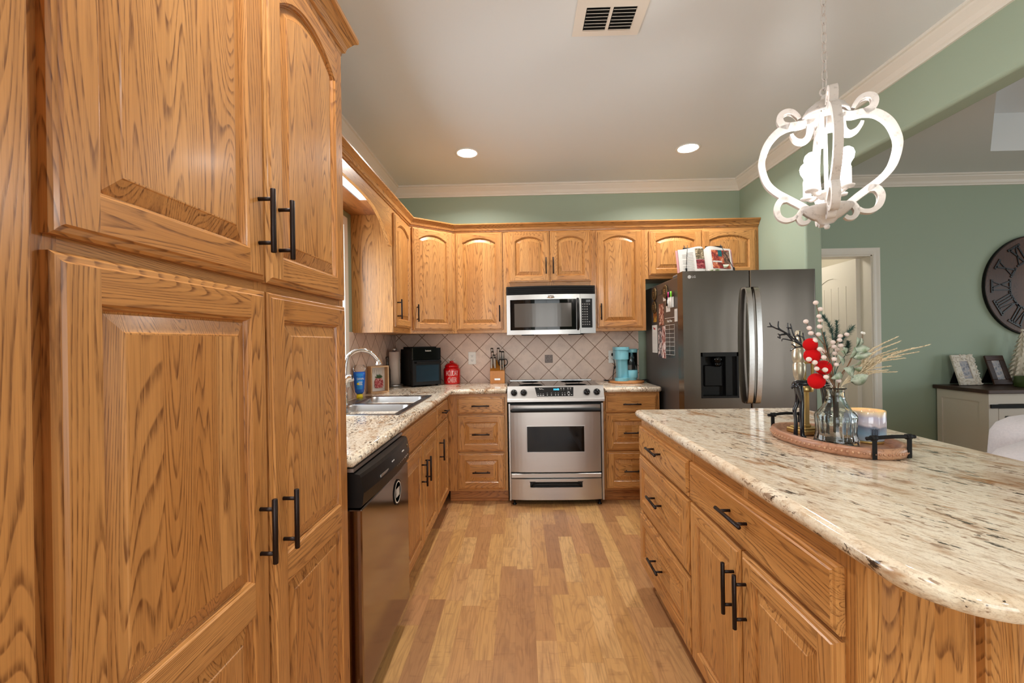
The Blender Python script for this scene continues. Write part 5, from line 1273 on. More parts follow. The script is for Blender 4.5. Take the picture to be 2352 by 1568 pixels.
for pts in [[(1.050, -2.49, 1.228), (1.029, -2.495, 1.236), (1.018, -2.5, 1.246), (1.001, -2.5, 1.259), (0.973, -2.505, 1.273), (0.934, -2.51, 1.282), (0.928, -2.51, 1.274)], [(1.001, -2.5, 1.259), (0.98, -2.497, 1.292), (0.968, -2.495, 1.337)], [(1.001, -2.5, 1.259), (0.958, -2.49, 1.301), (0.91, -2.485, 1.327), (0.9, -2.485, 1.342)], [(0.91, -2.485, 1.327), (0.891, -2.487, 1.327)], [(0.955, -2.49, 1.299), (0.931, -2.495, 1.296), (0.928, -2.5, 1.285), (0.919, -2.5, 1.29)], [(0.931, -2.495, 1.296), (0.923, -2.495, 1.301)], [(0.969, -2.504, 1.277), (0.956, -2.492, 1.300)], [(0.955, -2.49, 1.302), (0.935, -2.48, 1.322), (0.936, -2.478, 1.347)], [(0.971, -2.495, 1.32), (0.955, -2.495, 1.323)], [(0.968, -2.49, 1.296), (0.966, -2.485, 1.32), (0.965, -2.485, 1.34)], [(1.020, -2.498, 1.244), (1.004, -2.51, 1.253), (0.975, -2.515, 1.251), (0.951, -2.52, 1.239)], [(0.975, -2.515, 1.251), (0.959, -2.515, 1.264)], [(1.001, -2.5, 1.259), (1.003, -2.49, 1.289), (0.988, -2.485, 1.292)], [(1.003, -2.49, 1.289), (1.005, -2.49, 1.31)], [(1.040, -2.488, 1.235), (1.024, -2.48, 1.282), (1.002, -2.475, 1.298)], [(1.026, -2.48, 1.272), (1.023, -2.478, 1.303)]]:
    P = bez(pts, 4); m = len(P); r0 = 0.0036 if len(pts) > 2 else 0.0028
    mb.tube(P, [r0-(r0-0.0018)*i/(m-1) for i in range(m)], 8)
mb.build('antlers', NAVY, de)
# gilded candlestick behind it
gc = thing('candlestick', 'gilded candlestick with a turned silver finial and square gold base', 'candlestick', (1.060, -2.415, ZT))
mb = MB(); M = Matrix.Translation((1.066, -2.418, 0)) @ Matrix.Rotation(math.radians(10), 4, 'Z')
mb.box(-0.045, 0.045, -0.045, 0.045, ZT, ZT+0.018, b=0.003, M=M); mb.box(-0.036, 0.036, -0.036, 0.036, ZT+0.018, ZT+0.024, b=0.002, M=M); mb.build('base', GOLD, gc)
mb = MB(); mb.box(-0.0095, 0.0095, -0.0095, 0.0095, ZT+0.024, 1.092, b=0.002, M=M); mb.box(-0.013, 0.013, -0.013, 0.013, ZT+0.024, ZT+0.034, b=0.002, M=M); mb.build('post', GOLD, gc)
mb = MB(); mb.lathe([(0.0001, 1.082), (0.026, 1.083), (0.028, 1.090), (0.027, 1.106), (0.022, 1.110), (0.0001, 1.112)], (1.066, -2.418, 0), 24); mb.box(-0.026, 0.026, -0.026, 0.026, 1.110, 1.122, b=0.003, M=M); mb.box(-0.021, 0.021, -0.021, 0.021, 1.122, 1.128, b=0.002, M=M)
mb.box(-0.021, -0.012, -0.021, -0.012, 1.128, 1.190, b=0.002, M=M); mb.box(0.012, 0.021, -0.021, -0.012, 1.128, 1.190, b=0.002, M=M); mb.box(-0.021, 0.021, -0.021, 0.021, 1.188, 1.196, b=0.002, M=M); mb.build('lantern_bracket', GOLD, gc)
mb = MB(); mb.lathe([(0.0001, 1.095), (0.011, 1.100), (0.017, 1.118), (0.014, 1.128), (0.018, 1.140), (0.0215, 1.160), (0.0215, 1.186), (0.018, 1.192), (0.021, 1.197), (0.023, 1.206), (0.024, 1.220), (0.021, 1.240), (0.018, 1.249), (0.024, 1.253), (0.021, 1.258), (0.024, 1.266), (0.021, 1.285), (0.013, 1.294), (0.011, 1.298), (0.0115, 1.305), (0.008, 1.312), (0.0001, 1.314)], (1.040, -2.425, 0), 28); mb.build('finial', MERC, gc)
# jar candle
cj = thing('jar_candle', 'lit jar candle with a printed snowy landscape on the tray', 'candle', (1.185, -2.555, ZT))
MB().lathe([(0.0001, ZT), (0.056, ZT), (0.057, ZT+0.004), (0.057, ZT+0.007), (0.0001, ZT+0.007)], (1.185, -2.555, 0), 36).build('coaster', GOLD, cj)
o = MB().lathe([(0.0001, 0.0), (0.052, 0.0), (0.0545, 0.003), (0.0545, 0.098), (0.053, 0.100), (0.051, 0.098), (0.0505, 0.066), (0.0001, 0.066)], (0, 0, 0), 40).build('jar', CANDLEWRAP)
o.parent = cj; o.location = (0, 0, 0.0072)
MB().lathe([(0.0001, 0.0745+ZT), (0.0498, 0.0745+ZT), (0.0498, 0.078+ZT), (0.0001, 0.078+ZT)], (1.185, -2.555, 0), 32).build('wax', WAX, cj)
for dx, dy in ((-0.018, -0.01), (0.02, -0.006), (0.0, 0.02)):
    MB().lathe([(0.0001, ZT+0.080), (0.0025, ZT+0.083), (0.003, ZT+0.088), (0.0015, ZT+0.095), (0.0001, ZT+0.100)], (1.185+dx, -2.555+dy, 0), 10).build('flame', FLAME, cj)
mb = MB()
for i in range(3):
    a = -PI/2-0.35+i*0.12; p = Vector((1.185+0.0552*math.cos(a), -2.555+0.0552*math.sin(a), ZT))
    mb.tube([p+Vector((0, 0, 0.020)), p+Vector((0, 0, 0.050))], [0.0014, 0.0006], 5)
    for j in range(5):
        for s_ in (-1, 1): mb.tube([p+Vector((0, 0, 0.028+j*0.0045)), p+Vector((s_*0.007*math.sin(-a), 0, 0.034+j*0.0045))], [0.0008, 0.0004], 4)
mb.build('tree_print', plain('dark_print', srgb(60, 62, 76), 0.5), cj)
# ------------------------------------------------------------------ things on the counters
CZ = 0.9155
# countertop oven, turned in the corner (local: x across the front, -y front)
af = thing('countertop_oven', 'black countertop air fryer oven with a glass door standing in the corner', 'oven', (-0.898, -0.224, CZ), rot=math.radians(35))
w2, d2, hh = 0.136, 0.143, 0.340
def chs(x0, x1, y0, y1, c): return [(x0+c, y0), (x1-c, y0), (x1, y0+c), (x1, y1-c), (x1-c, y1), (x0+c, y1), (x0, y1-c), (x0, y0+c)]
mb = MB(); mb.prism(rrect(-w2, w2, -d2+0.02, d2, 0.03, 5), 'z', 0.012, hh-0.02)
mb.prism(rrect(-w2+0.02, w2-0.02, -d2+0.045, d2-0.02, 0.02, 4), 'z', hh-0.021, hh)
for sx in (-1, 1):
    for sy in (-1, 1): mb.cyl((sx*0.11, sy*0.1, 0), (sx*0.11, sy*0.1, 0.014), 0.012, 10)
mb.build('body', BLACK_MATTE, af)
mb = MB(); mb.prism(rrect(-w2+0.002, w2-0.002, -d2-0.004, -d2+0.03, 0.014, 4), 'z', 0.228, hh-0.010); cpn = mb.build('control_panel', BLACKGLASS, af)
mb = MB(); mb.prism(rrect(-w2+0.002, w2-0.002, -d2-0.004, -d2+0.03, 0.014, 4), 'z', 0.014, 0.225); dd = mb.build('door', BLACK, af)
mb = MB(); mb.box(-w2+0.036, w2-0.026, -d2-0.0055, -d2, 0.042, 0.186, b=0.004); mb.build('window', plain('oven_glass', srgb(34, 52, 64), 0.10, spec=0.3), dd)
mb = MB(); mb.box(-w2+0.030, w2-0.012, -d2-0.030, -d2-0.016, 0.199, 0.217, b=0.004)
for x in (-w2+0.04, w2-0.025): mb.box(x-0.008, x+0.008, -d2-0.02, -d2, 0.201, 0.215)
mb.build('handle', BLACK_MATTE, dd)
text('brand_letters', 'Instant', 0.020, (0.012, -d2-0.0042, 0.306), UX, ZV, WHITE, cpn, 0.0004)
# holiday canister
jr = thing('canister', 'red ceramic canister lettered HOLIDAY CHEER', 'canister', (-0.634, -0.13, CZ))
jx, jy = -0.634, -0.13
MB().lathe([(0.0001, CZ), (0.070, CZ), (0.075, CZ+0.006), (0.076, CZ+0.125), (0.073, CZ+0.138), (0.064, CZ+0.148), (0.060, CZ+0.150), (0.0001, CZ+0.150)], (jx, jy, 0), 36).build('body', RED, jr)
ld = MB().lathe([(0.0001, CZ+0.150), (0.062, CZ+0.150), (0.065, CZ+0.155), (0.065, CZ+0.165), (0.058, CZ+0.172), (0.048, CZ+0.184), (0.028, CZ+0.190), (0.020, CZ+0.193), (0.022, CZ+0.202), (0.018, CZ+0.208), (0.0001, CZ+0.209)], (jx, jy, 0), 32).build('lid', RED, jr)
mb = MB()
for a in (-0.4, 0.7, 2.4): mb.tube([(jx, jy, CZ+0.195), (jx+0.022*math.cos(a), jy-0.018, CZ+0.205+0.012*math.sin(a)), (jx+0.036*math.cos(a), jy-0.012, CZ+0.212+0.022*math.sin(a))], 0.0022, 6)
mb.build('bow', WHITE, ld)
def curvedtext(parent, name, body, size, zc, sx, R_, mat):
    cu = bpy.data.curves.new('t', 'FONT'); cu.body = body; cu.size = size; cu.align_x = 'CENTER'; cu.align_y = 'CENTER'; cu.extrude = 0.0005; cu.offset = -0.0012
    to = bpy.data.objects.new('t', cu); COL.objects.link(to); me0 = bpy.data.meshes.new_from_object(to.evaluated_get(bpy.context.evaluated_depsgraph_get()))
    mb = MB(); V = []
    for p in me0.vertices:
        a = -PI/2+0.16+p.co.x*sx/R_; V.append((jx+(R_+p.co.z)*math.cos(a), jy+(R_+p.co.z)*math.sin(a), zc+p.co.y))
    mb.add(V, [tuple(p.vertices) for p in me0.polygons]); bpy.data.objects.remove(to); bpy.data.curves.remove(cu); bpy.data.meshes.remove(me0)
    mb.build(name, mat, parent)
curvedtext(jr, 'lettering', 'HOLIDAY', 0.064, CZ+0.098, 0.42, 0.0767, WHITE)
curvedtext(jr, 'lettering', 'CHEER', 0.064, CZ+0.038, 0.42, 0.0767, WHITE)
# outlets
def outlet(x, z, label):
    o = thing('outlet', label, 'outlet', (x, -0.008, z))
    MB().box(x-0.036, x+0.036, -0.0135, -0.0082, z-0.058, z+0.058, b=0.003).build('cover_plate', WHITE, o)
    for dz in (-0.021, 0.021):
        mb = MB(); mb.box(x-0.016, x+0.016, -0.0150, -0.0132, z+dz-0.014, z+dz+0.014, b=0.001); rc_ = mb.build('receptacle', WHITE, o)
        mb = MB(); mb.box(x-0.0075, x-0.005, -0.0153, -0.0148, z+dz-0.003, z+dz+0.007); mb.box(x+0.005, x+0.0075, -0.0153, -0.0148, z+dz-0.003, z+dz+0.006); mb.cyl((x, -0.0148, z+dz-0.008), (x, -0.0153, z+dz-0.008), 0.0028, 8); mb.build('slots', BLACK, rc_)
    return o
outlet(-0.463, 1.140, 'white wall outlet between the red canister and the knife block')
outlet(0.838, 1.135, 'white wall outlet partly hidden by the aqua coffee maker')
# knife block: leaning slab with stepped top; knives are things of their own
kb = thing('knife_block', 'honey coloured wooden knife block beside the stove', 'knife block', (-0.222, -0.11, CZ))
mb = MB(); ky0, ky1 = -0.165, -0.045
side = [(-0.165, CZ), (-0.165, CZ+0.112), (-0.100, CZ+0.150), (-0.048, CZ+0.205), (-0.030, CZ+0.190), (-0.030, CZ)]
mb.prism(side, 'x', -0.287, -0.157); mb.build('block', BAMBOO, kb)
MB().box(-0.248, -0.196, -0.1670, -0.1645, CZ+0.030, CZ+0.046, b=0.0008).build('name_plate', STEEL, kb)
def knife(x, y, z, lean, L, w_, label, name='knife'):
    t = thing(name, label, 'knife', (x, y, z), tilt=(math.radians(lean), 0, 0))
    mb = MB(); mb.box(-w_/2, w_/2, -0.0115, 0.0115, 0.0, L, b=0.004); mb.build('handle', STEEL, t)
    mb = MB(); mb.box(-w_/2-0.0008, w_/2+0.0008, -0.0085, 0.0085, L-0.006, L+0.006, b=0.003); mb.box(-w_/2-0.001, w_/2+0.001, -0.003, 0.003, 0.004, L-0.004); mb.build('bolster', BLACK, t)
for x, y, z, le, L, w_, lb in ((-0.272, -0.058, CZ+0.19, 14, 0.125, 0.022, 'tallest steel handled knife at the corner of the knife block away from the stove'),
                              (-0.266, -0.082, CZ+0.170, 14, 0.115, 0.020, 'steel handled knife just below the tallest one in the block'),
                              (-0.252, -0.100, CZ+0.15, 14, 0.105, 0.018, 'slim steel handled knife with an angled black cap'),
                              (-0.274, -0.128, CZ+0.135, 14, 0.098, 0.017, 'front steel handled steak knife at the edge of the block'),
                              (-0.243, -0.128, CZ+0.135, 14, 0.098, 0.017, 'front steel handled steak knife second from the edge'),
                              (-0.214, -0.058, CZ+0.19, 12, 0.125, 0.022, 'tall steel handled knife in the middle of the block'),
                              (-0.196, -0.080, CZ+0.172, 12, 0.115, 0.020, 'steel handled knife behind the scissors on the middle row'),
                              (-0.172, -0.080, CZ+0.172, 12, 0.112, 0.022, 'wide steel handled knife behind the scissor loops'),
                              (-0.190, -0.148, CZ+0.118, 14, 0.098, 0.014, 'lowest slim steel knife in front of the scissors'),
                              (-0.168, -0.148, CZ+0.118, 14, 0.098, 0.014, 'lowest slim steel knife nearest the stove')):
    knife(x, y, z, le, L, w_, lb)
sc = thing('scissors', 'black handled kitchen scissors in the knife block', 'scissors', (-0.178, -0.118, CZ+0.14))
mb = MB()
for sx in (-1, 1):
    cx = -0.172+sx*0.022
    mb.tube([(cx+0.019*math.cos(2*PI*i/20), -0.128+0.004*math.sin(2*PI*i/20), CZ+0.188+0.028*math.sin(2*PI*i/20)) for i in range(21)], 0.0042, 8, cap=False)
    mb.tube([(cx, -0.126, CZ+0.162), (-0.172, -0.115, CZ+0.13)], 0.005, 8)
mb.build('handles', BLACK, sc)
# coffee maker on a round board
bd = thing('round_board', 'round wooden board with black metal handles under the coffee maker', 'board', (0.912, -0.215, CZ))
MB().lathe([(0.0001, CZ), (0.150, CZ), (0.155, CZ+0.004), (0.155, CZ+0.014), (0.151, CZ+0.018), (0.0001, CZ+0.018)], (0.912, -0.215, 0), 48).build('board', BOARDWOOD, bd)
for s_ in (-1, 1):
    mb = MB(); mb.tube(bez([(0.912+s_*0.148, -0.245, CZ+0.016), (0.912+s_*0.185, -0.240, CZ+0.020), (0.912+s_*0.190, -0.215, CZ+0.021), (0.912+s_*0.185, -0.190, CZ+0.020), (0.912+s_*0.148, -0.185, CZ+0.016)], 6), 0.004, 8); mb.build('handle', BLACK_MATTE, bd)
BZ = CZ+0.0185
km = thing('coffee_maker', 'aqua blue single cup coffee maker with a clear water tank', 'coffee maker', (0.90, -0.21, BZ))
kx = 0.868
mb = MB(); mb.prism(rrect(kx-0.062, kx+0.056, -0.315, -0.20, 0.055, 8), 'z', BZ, BZ+0.025); mb.prism(rrect(kx-0.03, kx+0.145, -0.235, -0.12, 0.05, 8), 'z', BZ, BZ+0.02); mb.build('drip_base', AQUA, km)
mb = MB(); mb.prism(rrect(kx-0.027, kx+0.062, -0.235, -0.12, 0.025, 5), 'z', BZ+0.02, BZ+0.20); mb.build('column', AQUA, km)
mb = MB(); mb.prism(rrect(kx-0.058, kx+0.060, -0.300, -0.125, 0.052, 8), 'z', BZ+0.185, BZ+0.262); mb.build('brew_head', AQUA, km)
mb = MB(); mb.prism(rrect(kx-0.059, kx+0.066, -0.302, -0.120, 0.053, 8), 'z', BZ+0.264, BZ+0.292); mb.prism(rrect(kx-0.040, kx+0.01, -0.306, -0.30, 0.002, 2), 'z', BZ+0.268, BZ+0.280); ldk = mb.build('lid', AQUA, km)
tcx, tcy = kx+0.103, -0.185
MB().lathe([(0.0001, BZ+0.018), (0.050, BZ+0.018), (0.051, BZ+0.022), (0.051, BZ+0.086), (0.049, BZ+0.088), (0.0001, BZ+0.088)], (tcx, tcy, 0), 32).build('tank_base', AQUA, km)
tk = MB().lathe([(0.0001, BZ+0.089), (0.048, BZ+0.089), (0.048, BZ+0.242), (0.046, BZ+0.242), (0.046, BZ+0.091), (0.0001, BZ+0.091)], (tcx, tcy, 0), 32).build('water_tank', CLEARGLASS, km)
MB().lathe([(0.0001, BZ+0.0915), (0.0455, BZ+0.0915), (0.0455, BZ+0.130), (0.0001, BZ+0.130)], (tcx, tcy, 0), 28).build('water', make_glass('water', (0.86, 0.92, 0.95, 1), 0.0, 1.33), tk)
mb = MB(); mb.lathe([(0.012, BZ+0.092), (0.012, BZ+0.205), (0.018, BZ+0.21), (0.018, BZ+0.218), (0.0001, BZ+0.218)], (tcx+0.012, tcy, 0), 14); mb.build('filter_tube', GREYTXT, tk)
MB().lathe([(0.0001, BZ+0.242), (0.049, BZ+0.242), (0.050, BZ+0.246), (0.050, BZ+0.270), (0.047, BZ+0.274), (0.0001, BZ+0.274)], (tcx, tcy, 0), 32).build('tank_lid', AQUA, km)
cd = thing('power_cord', 'black power cord hanging from the outlet beside the coffee maker', 'cord', (0.82, -0.03, 1.15))
mb = MB(); mb.box(0.826, 0.850, -0.040, -0.0155, 1.142, 1.168, b=0.004); mb.build('plug', BLACK, cd)
mb = MB(); mb.tube(bez([(0.838, -0.036, 1.15), (0.844, -0.045, 1.10), (0.850, -0.048, 1.06), (0.856, -0.045, 1.035), (0.850, -0.04, 1.028), (0.846, -0.042, 1.045), (0.842, -0.05, 1.02), (0.832, -0.06, 0.97), (0.828, -0.062, CZ+0.010), (0.835, -0.058, CZ+0.0045), (0.86, -0.045, CZ+0.0045), (0.90, -0.04, CZ+0.0045), (0.915, -0.045, CZ+0.012), (0.93, -0.09, CZ+0.03), (0.93, -0.122, CZ+0.034)], 6), 0.0035, 8); mb.build('cable', BLACK, cd)
# paper towels
ph = thing('paper_towel_holder', 'steel countertop paper towel holder', 'holder', (-1.106, -0.30, CZ))
MB().lathe([(0.0001, CZ), (0.064, CZ), (0.067, CZ+0.003), (0.067, CZ+0.016), (0.063, CZ+0.020), (0.0001, CZ+0.020)], (-1.106, -0.30, 0), 36).build('base', STEEL, ph)
MB().lathe([(0.006, CZ+0.020), (0.006, CZ+0.300), (0.016, CZ+0.302), (0.020, CZ+0.318), (0.019, CZ+0.334), (0.0001, CZ+0.336)], (-1.106, -0.30, 0), 20).build('post', STEEL, ph)
pr = MB(); pr.lathe([(0.018, CZ+0.0205), (0.047, CZ+0.0205), (0.047, CZ+0.300), (0.018, CZ+0.300), (0.018, CZ+0.0205)], (-1.106, -0.30, 0), 36); pr.box(-1.0665, -1.064, -0.335, -0.305, CZ+0.0205, CZ+0.30)
tag(pr.build('paper_towel_roll', PAPERTOWEL, base=(-1.106, -0.30, CZ)), 'white paper towel roll standing on the steel holder', 'paper towels')
# small boxed holiday sign
bs = thing('box_sign', 'small wooden box sign with a plaid jar picture beside the faucet', 'sign', (-1.118, -0.745, CZ), rot=math.radians(45))
sw_, sh, sd = 0.073, 0.203, 0.058        # half width, height, depth (front is -y)
mb = MB(); t_ = 0.010
mb.box(-sw_, sw_, -sd, 0, 0, t_, 0, 'x'); mb.box(-sw_, sw_, -sd, 0, sh-t_, sh, 0, 'x'); mb.box(-sw_, -sw_+t_, -sd, 0, t_, sh-t_); mb.box(sw_-t_, sw_, -sd, 0, t_, sh-t_)
mb.build('box_frame', BOXWOOD, bs)
bk = MB().box(-sw_+t_, sw_-t_, -0.008, -0.002, t_, sh-t_).build('back_panel', PAPER, bs)
mb = MB(); mb.prism(rrect(-0.022, 0.046, 0.034, 0.098, 0.014, 4), 'y', -0.016, -0.0082); mb.prism(rrect(-0.014, 0.038, 0.096, 0.106, 0.003, 3), 'y', -0.014, -0.0082); mb.build('plaid_jar', PLAID, bk)
mb = MB(); R = random.Random(5)
for i in range(46):
    a = R.uniform(0.2, 2.9); L = R.uniform(0.015, 0.036); b0 = Vector((0.012, -0.011, 0.108)); tp = b0+Vector((L*math.cos(a), -0.004*R.random(), L*math.sin(a)))
    s_ = Vector((math.sin(a), 0, -math.cos(a)))*0.0035; md = b0.lerp(tp, 0.5)
    mb.add([b0, md-s_, tp, md+s_, md+Vector((0, -0.002, 0))], [(0, 1, 4), (1, 2, 4), (2, 3, 4), (3, 0, 4)])
mb.build('greenery', plain('sprig_green', srgb(58, 84, 46), 0.7), bk)
mb = MB()
for i in range(7): mb.box(-0.050+i*0.015, -0.0487+i*0.015, -0.0090, -0.0078, 0.150-0.012*(i % 3 == 0), 0.176)
for i in range(6): mb.box(-0.028+i*0.011, -0.0268+i*0.011, -0.0090, -0.0078, 0.136, 0.148)
mb.build('faint_lettering', DIMTXT, bk)
# dish soap (bottle, standing on its cap)
so = thing('soap_bottle', 'blue dish soap bottle standing upside down by the faucet', 'soap', (-1.128, -1.075, CZ), rot=math.radians(22))
MB().lathe([(0.0001, 0), (0.021, 0), (0.022, 0.004), (0.020, 0.024), (0.0001, 0.026)], (0, 0, 0), 20, sy=0.9).build('cap', YELLOW, so)
MB().lathe([(0.0001, 0.026), (0.018, 0.027), (0.029, 0.040), (0.035, 0.090), (0.040, 0.150), (0.040, 0.180), (0.0001, 0.181)], (0, 0, 0), 32, sy=0.62).build('blue_soap', BLUE_SOAP, so)
MB().lathe([(0.0001, 0.1815), (0.040, 0.1815), (0.041, 0.205), (0.036, 0.222), (0.028, 0.228), (0.0001, 0.229)], (0, 0, 0), 32, sy=0.62).build('clear_base', CLEARGLASS, so)
mb = MB(); V = []
for i in range(9):
    a = -PI/2-0.55+1.15*i/8
    for z, rr in ((0.060, 0.0325), (0.170, 0.0408)): V.append((rr*math.cos(a), rr*0.62*math.sin(a)-0.0004, z))
mb.add(V, [(i*2, i*2+2, i*2+3, i*2+1) for i in range(8)]); mb.build('label', BLUE_LABEL, so)
text('label_letters', 'DAWN', 0.019, (0.006, -0.0262, 0.132), UX, ZV, WHITE, so, 0.0004, sx=0.75)
mb = MB()
for i, w_ in enumerate((0.013, 0.010, 0.012)): mb.box(0.006-w_, 0.006+w_, -0.0262+0.0006*i, -0.0240, 0.108-0.009*i, 0.112-0.009*i)
mb.build('label_lines', WHITE, so)
MB().lathe([(0.0001, 0), (0.008, 0.0), (0.007, 0.0012), (0.0001, 0.0014)], (-0.010, -0.0232, 0.098), 16, 0, True, M=Matrix.Rotation(PI/2, 4, 'X')).build('label_lemon', YELLOW, so)
# dark shaker bottle behind the sign
db = MB(); db.lathe([(0.0001, CZ), (0.024, CZ), (0.026, CZ+0.004), (0.026, CZ+0.150), (0.020, CZ+0.175), (0.012, CZ+0.195), (0.011, CZ+0.240), (0.013, CZ+0.243), (0.013, CZ+0.262), (0.0001, CZ+0.264)], (-1.135, -0.415, 0), 24)
tag(db.build('bottle', plain('dark_brown_glass', srgb(52, 40, 34), 0.15), base=(-1.135, -0.415, CZ)), 'dark slender bottle standing between the box sign and the paper towels', 'bottle')

# ------------------------------------------------------------------ on and beside the refrigerator
FXs = 1.124
def flat(name, label, cat, y0, y1, z0, z1, mat, th=0.0012, off=0.0, group=None):
    o = MB().box(FXs-off-th, FXs-off-0.0001, y0, y1, z0, z1).build(name, mat, base=(FXs-off, (y0+y1)/2, (z0+z1)/2)); return tag(o, label, cat, group)
for (y, z, lb) in ((-0.389, 1.666, 'round bottle cap magnet highest on the back edge of the refrigerator side'), (-0.666, 1.655, 'round bottle cap magnet nearest the refrigerator front'), (-0.379, 1.557, 'round bottle cap magnet just above the yellow strip')):
    t = thing('bottle_cap_magnet', lb, 'magnet', (FXs, y, z), rot=0.0)
    M = Matrix.Rotation(-PI/2, 4, 'Y')
    MB().lathe([(0.0001, 0.0002), (0.050, 0.0002), (0.054, 0.002), (0.050, 0.010), (0.044, 0.014), (0.042, 0.011), (0.0001, 0.011)], (0, 0, 0), 42, 0, True, M=M, ripple=lambda a, z_: 0.03*math.cos(21*a) if z_ < 0.005 else 0).build('cap', BRASS, t)
    mb = MB(); mb.lathe([(0.0001, 0.0112), (0.038, 0.0112), (0.038, 0.0122), (0.0001, 0.0122)], (0, 0, 0), 30, 0, False, M=M); f_ = mb.build('face', plain('cap_face', srgb(52, 40, 28), 0.4), t)
    mb = MB()
    for i in range(3): mb.box(-0.0130, -0.0122, -0.020+0.004*i, 0.020-0.004*i, 0.012-0.014*i, 0.018-0.014*i)
    mb.build('lettering', GOLD, f_)
flat('magnet', 'small dark plaque magnet between two bottle caps', 'magnet', -0.573, -0.485, 1.647, 1.684, plain('plaque', srgb(70, 62, 56), 0.5), 0.004)
flat('paper_card', 'white card tucked under the round magnet nearest the refrigerator front', 'card', -0.690, -0.601, 1.587, 1.640, PAPER)
flat('paper_note', 'small white note held by the clip magnet', 'note', -0.759, -0.667, 1.497, 1.553, PAPER)
cl = thing('clip_magnet', 'steel clip magnet pinching a small white note', 'clip', (FXs-0.002, -0.72, 1.57)); mb = MB(); mb.box(FXs-0.014, FXs-0.0014, -0.745, -0.690, 1.555, 1.590, b=0.003); mb.box(FXs-0.010, FXs-0.0014, -0.735, -0.722, 1.525, 1.60); mb.build('jaw', STEEL, cl); MB().box(FXs-0.018, FXs-0.010, -0.728, -0.715, 1.540, 1.615).build('lever', BLACK, cl)
mh = thing('marker_holder', 'white marker holder stuck on the refrigerator side', 'holder', (FXs-0.001, -0.805, 1.56)); MB().box(FXs-0.012, FXs-0.0002, -0.849, -0.765, 1.522, 1.600, b=0.003).build('tray', WHITE, mh)
for y, m_, nm in ((-0.780, PINK, 'pink'), (-0.806, BLACK, 'black'), (-0.835, LIME, 'lime green')):
    t = thing('marker', nm+' capped marker in the white holder on the refrigerator side', 'marker', (FXs-0.018, y, 1.56)); mb = MB(); mb.cyl((FXs-0.0185, y, 1.524), (FXs-0.0185, y, 1.600), 0.006, 10); mb.build('barrel', WHITE, t); mb = MB(); mb.cyl((FXs-0.0185, y, 1.600), (FXs-0.0185, y, 1.640), 0.0068, 10); mb.build('cap', m_, t)
nt_ = flat('notepad', 'narrow white notepad near the refrigerator door hinge', 'notepad', -0.916, -0.86, 1.415, 1.507, PAPER, 0.004)
mb = MB()
for i in range(7): mb.box(FXs-0.0046, FXs-0.0040, -0.908, -0.870, 1.428+i*0.010, 1.4292+i*0.010)
mb.build('ruled_lines', DIMTXT, nt_)
cal = thing('acrylic_calendar', 'clear acrylic calendar with a white grid on the refrigerator side', 'calendar', (FXs-0.003, -0.76, 1.30))
MB().box(FXs-0.006, FXs-0.003, -0.864, -0.649, 1.150, 1.450).build('sheet', ACRYL, cal)
mb = MB(); x0, x1 = FXs-0.0068, FXs-0.0062
for i in range(8): mb.box(x0, x1, -0.860, -0.655, 1.170+i*0.032, 1.172+i*0.032)
for y in (-0.860, -0.757, -0.657): mb.box(x0, x1, y, y+0.002, 1.170, 1.40)
mb.box(x0, x1, -0.862, -0.651, 1.4465, 1.449)
mb.build('grid_lines', WHITE, cal)
text('title_letters', 'Daily Plans', 0.026, (FXs-0.0064, -0.757, 1.425), (0, -1, 0), ZV, WHITE, cal, 0.0003)
flat('photo_strip', 'red and brown photo strip hanging under the small plaque', 'photo', -0.608, -0.490, 1.400, 1.572, PHOTO_RED)
flat('magnet', 'yellow and orange magnet strip under the bottle cap', 'magnet', -0.425, -0.341, 1.433, 1.516, make_photo('yellow_strip', [srgb(100, 36, 24), srgb(150, 90, 40), srgb(206, 180, 70)], 22), 0.002)
lp = flat('list_pad', 'long white list pad with a red motif on the refrigerator side', 'notepad', -0.436, -0.310, 1.177, 1.408, PAPER, 0.005)
mb = MB()
for i in range(13): mb.box(FXs-0.0056, FXs-0.0050, -0.426, -0.322, 1.190+i*0.0125, 1.1912+i*0.0125)
mb.build('ruled_lines', DIMTXT, lp)
mb = MB()
for i in range(5): mb.tube([(FXs-0.0055, -0.345-0.006*i, 1.392-0.002*i), (FXs-0.0055, -0.365+0.004*i, 1.378), (FXs-0.0055, -0.395, 1.385-0.004*i)], 0.0022, 5)
mb.build('printed_motif', plain('red_print', srgb(176, 60, 56), 0.6), lp)
flat('photo', 'dark team photo under the list notes on the refrigerator side', 'photo', -0.560, -0.462, 1.142, 1.38, PHOTO_DK)
flat('photo', 'photo collage card with an orange corner beside the acrylic calendar', 'photo', -0.644, -0.563, 1.138, 1.392, make_photo('collage', [srgb(40, 36, 44), srgb(150, 70, 50), srgb(220, 200, 196), srgb(240, 232, 228)], 20))
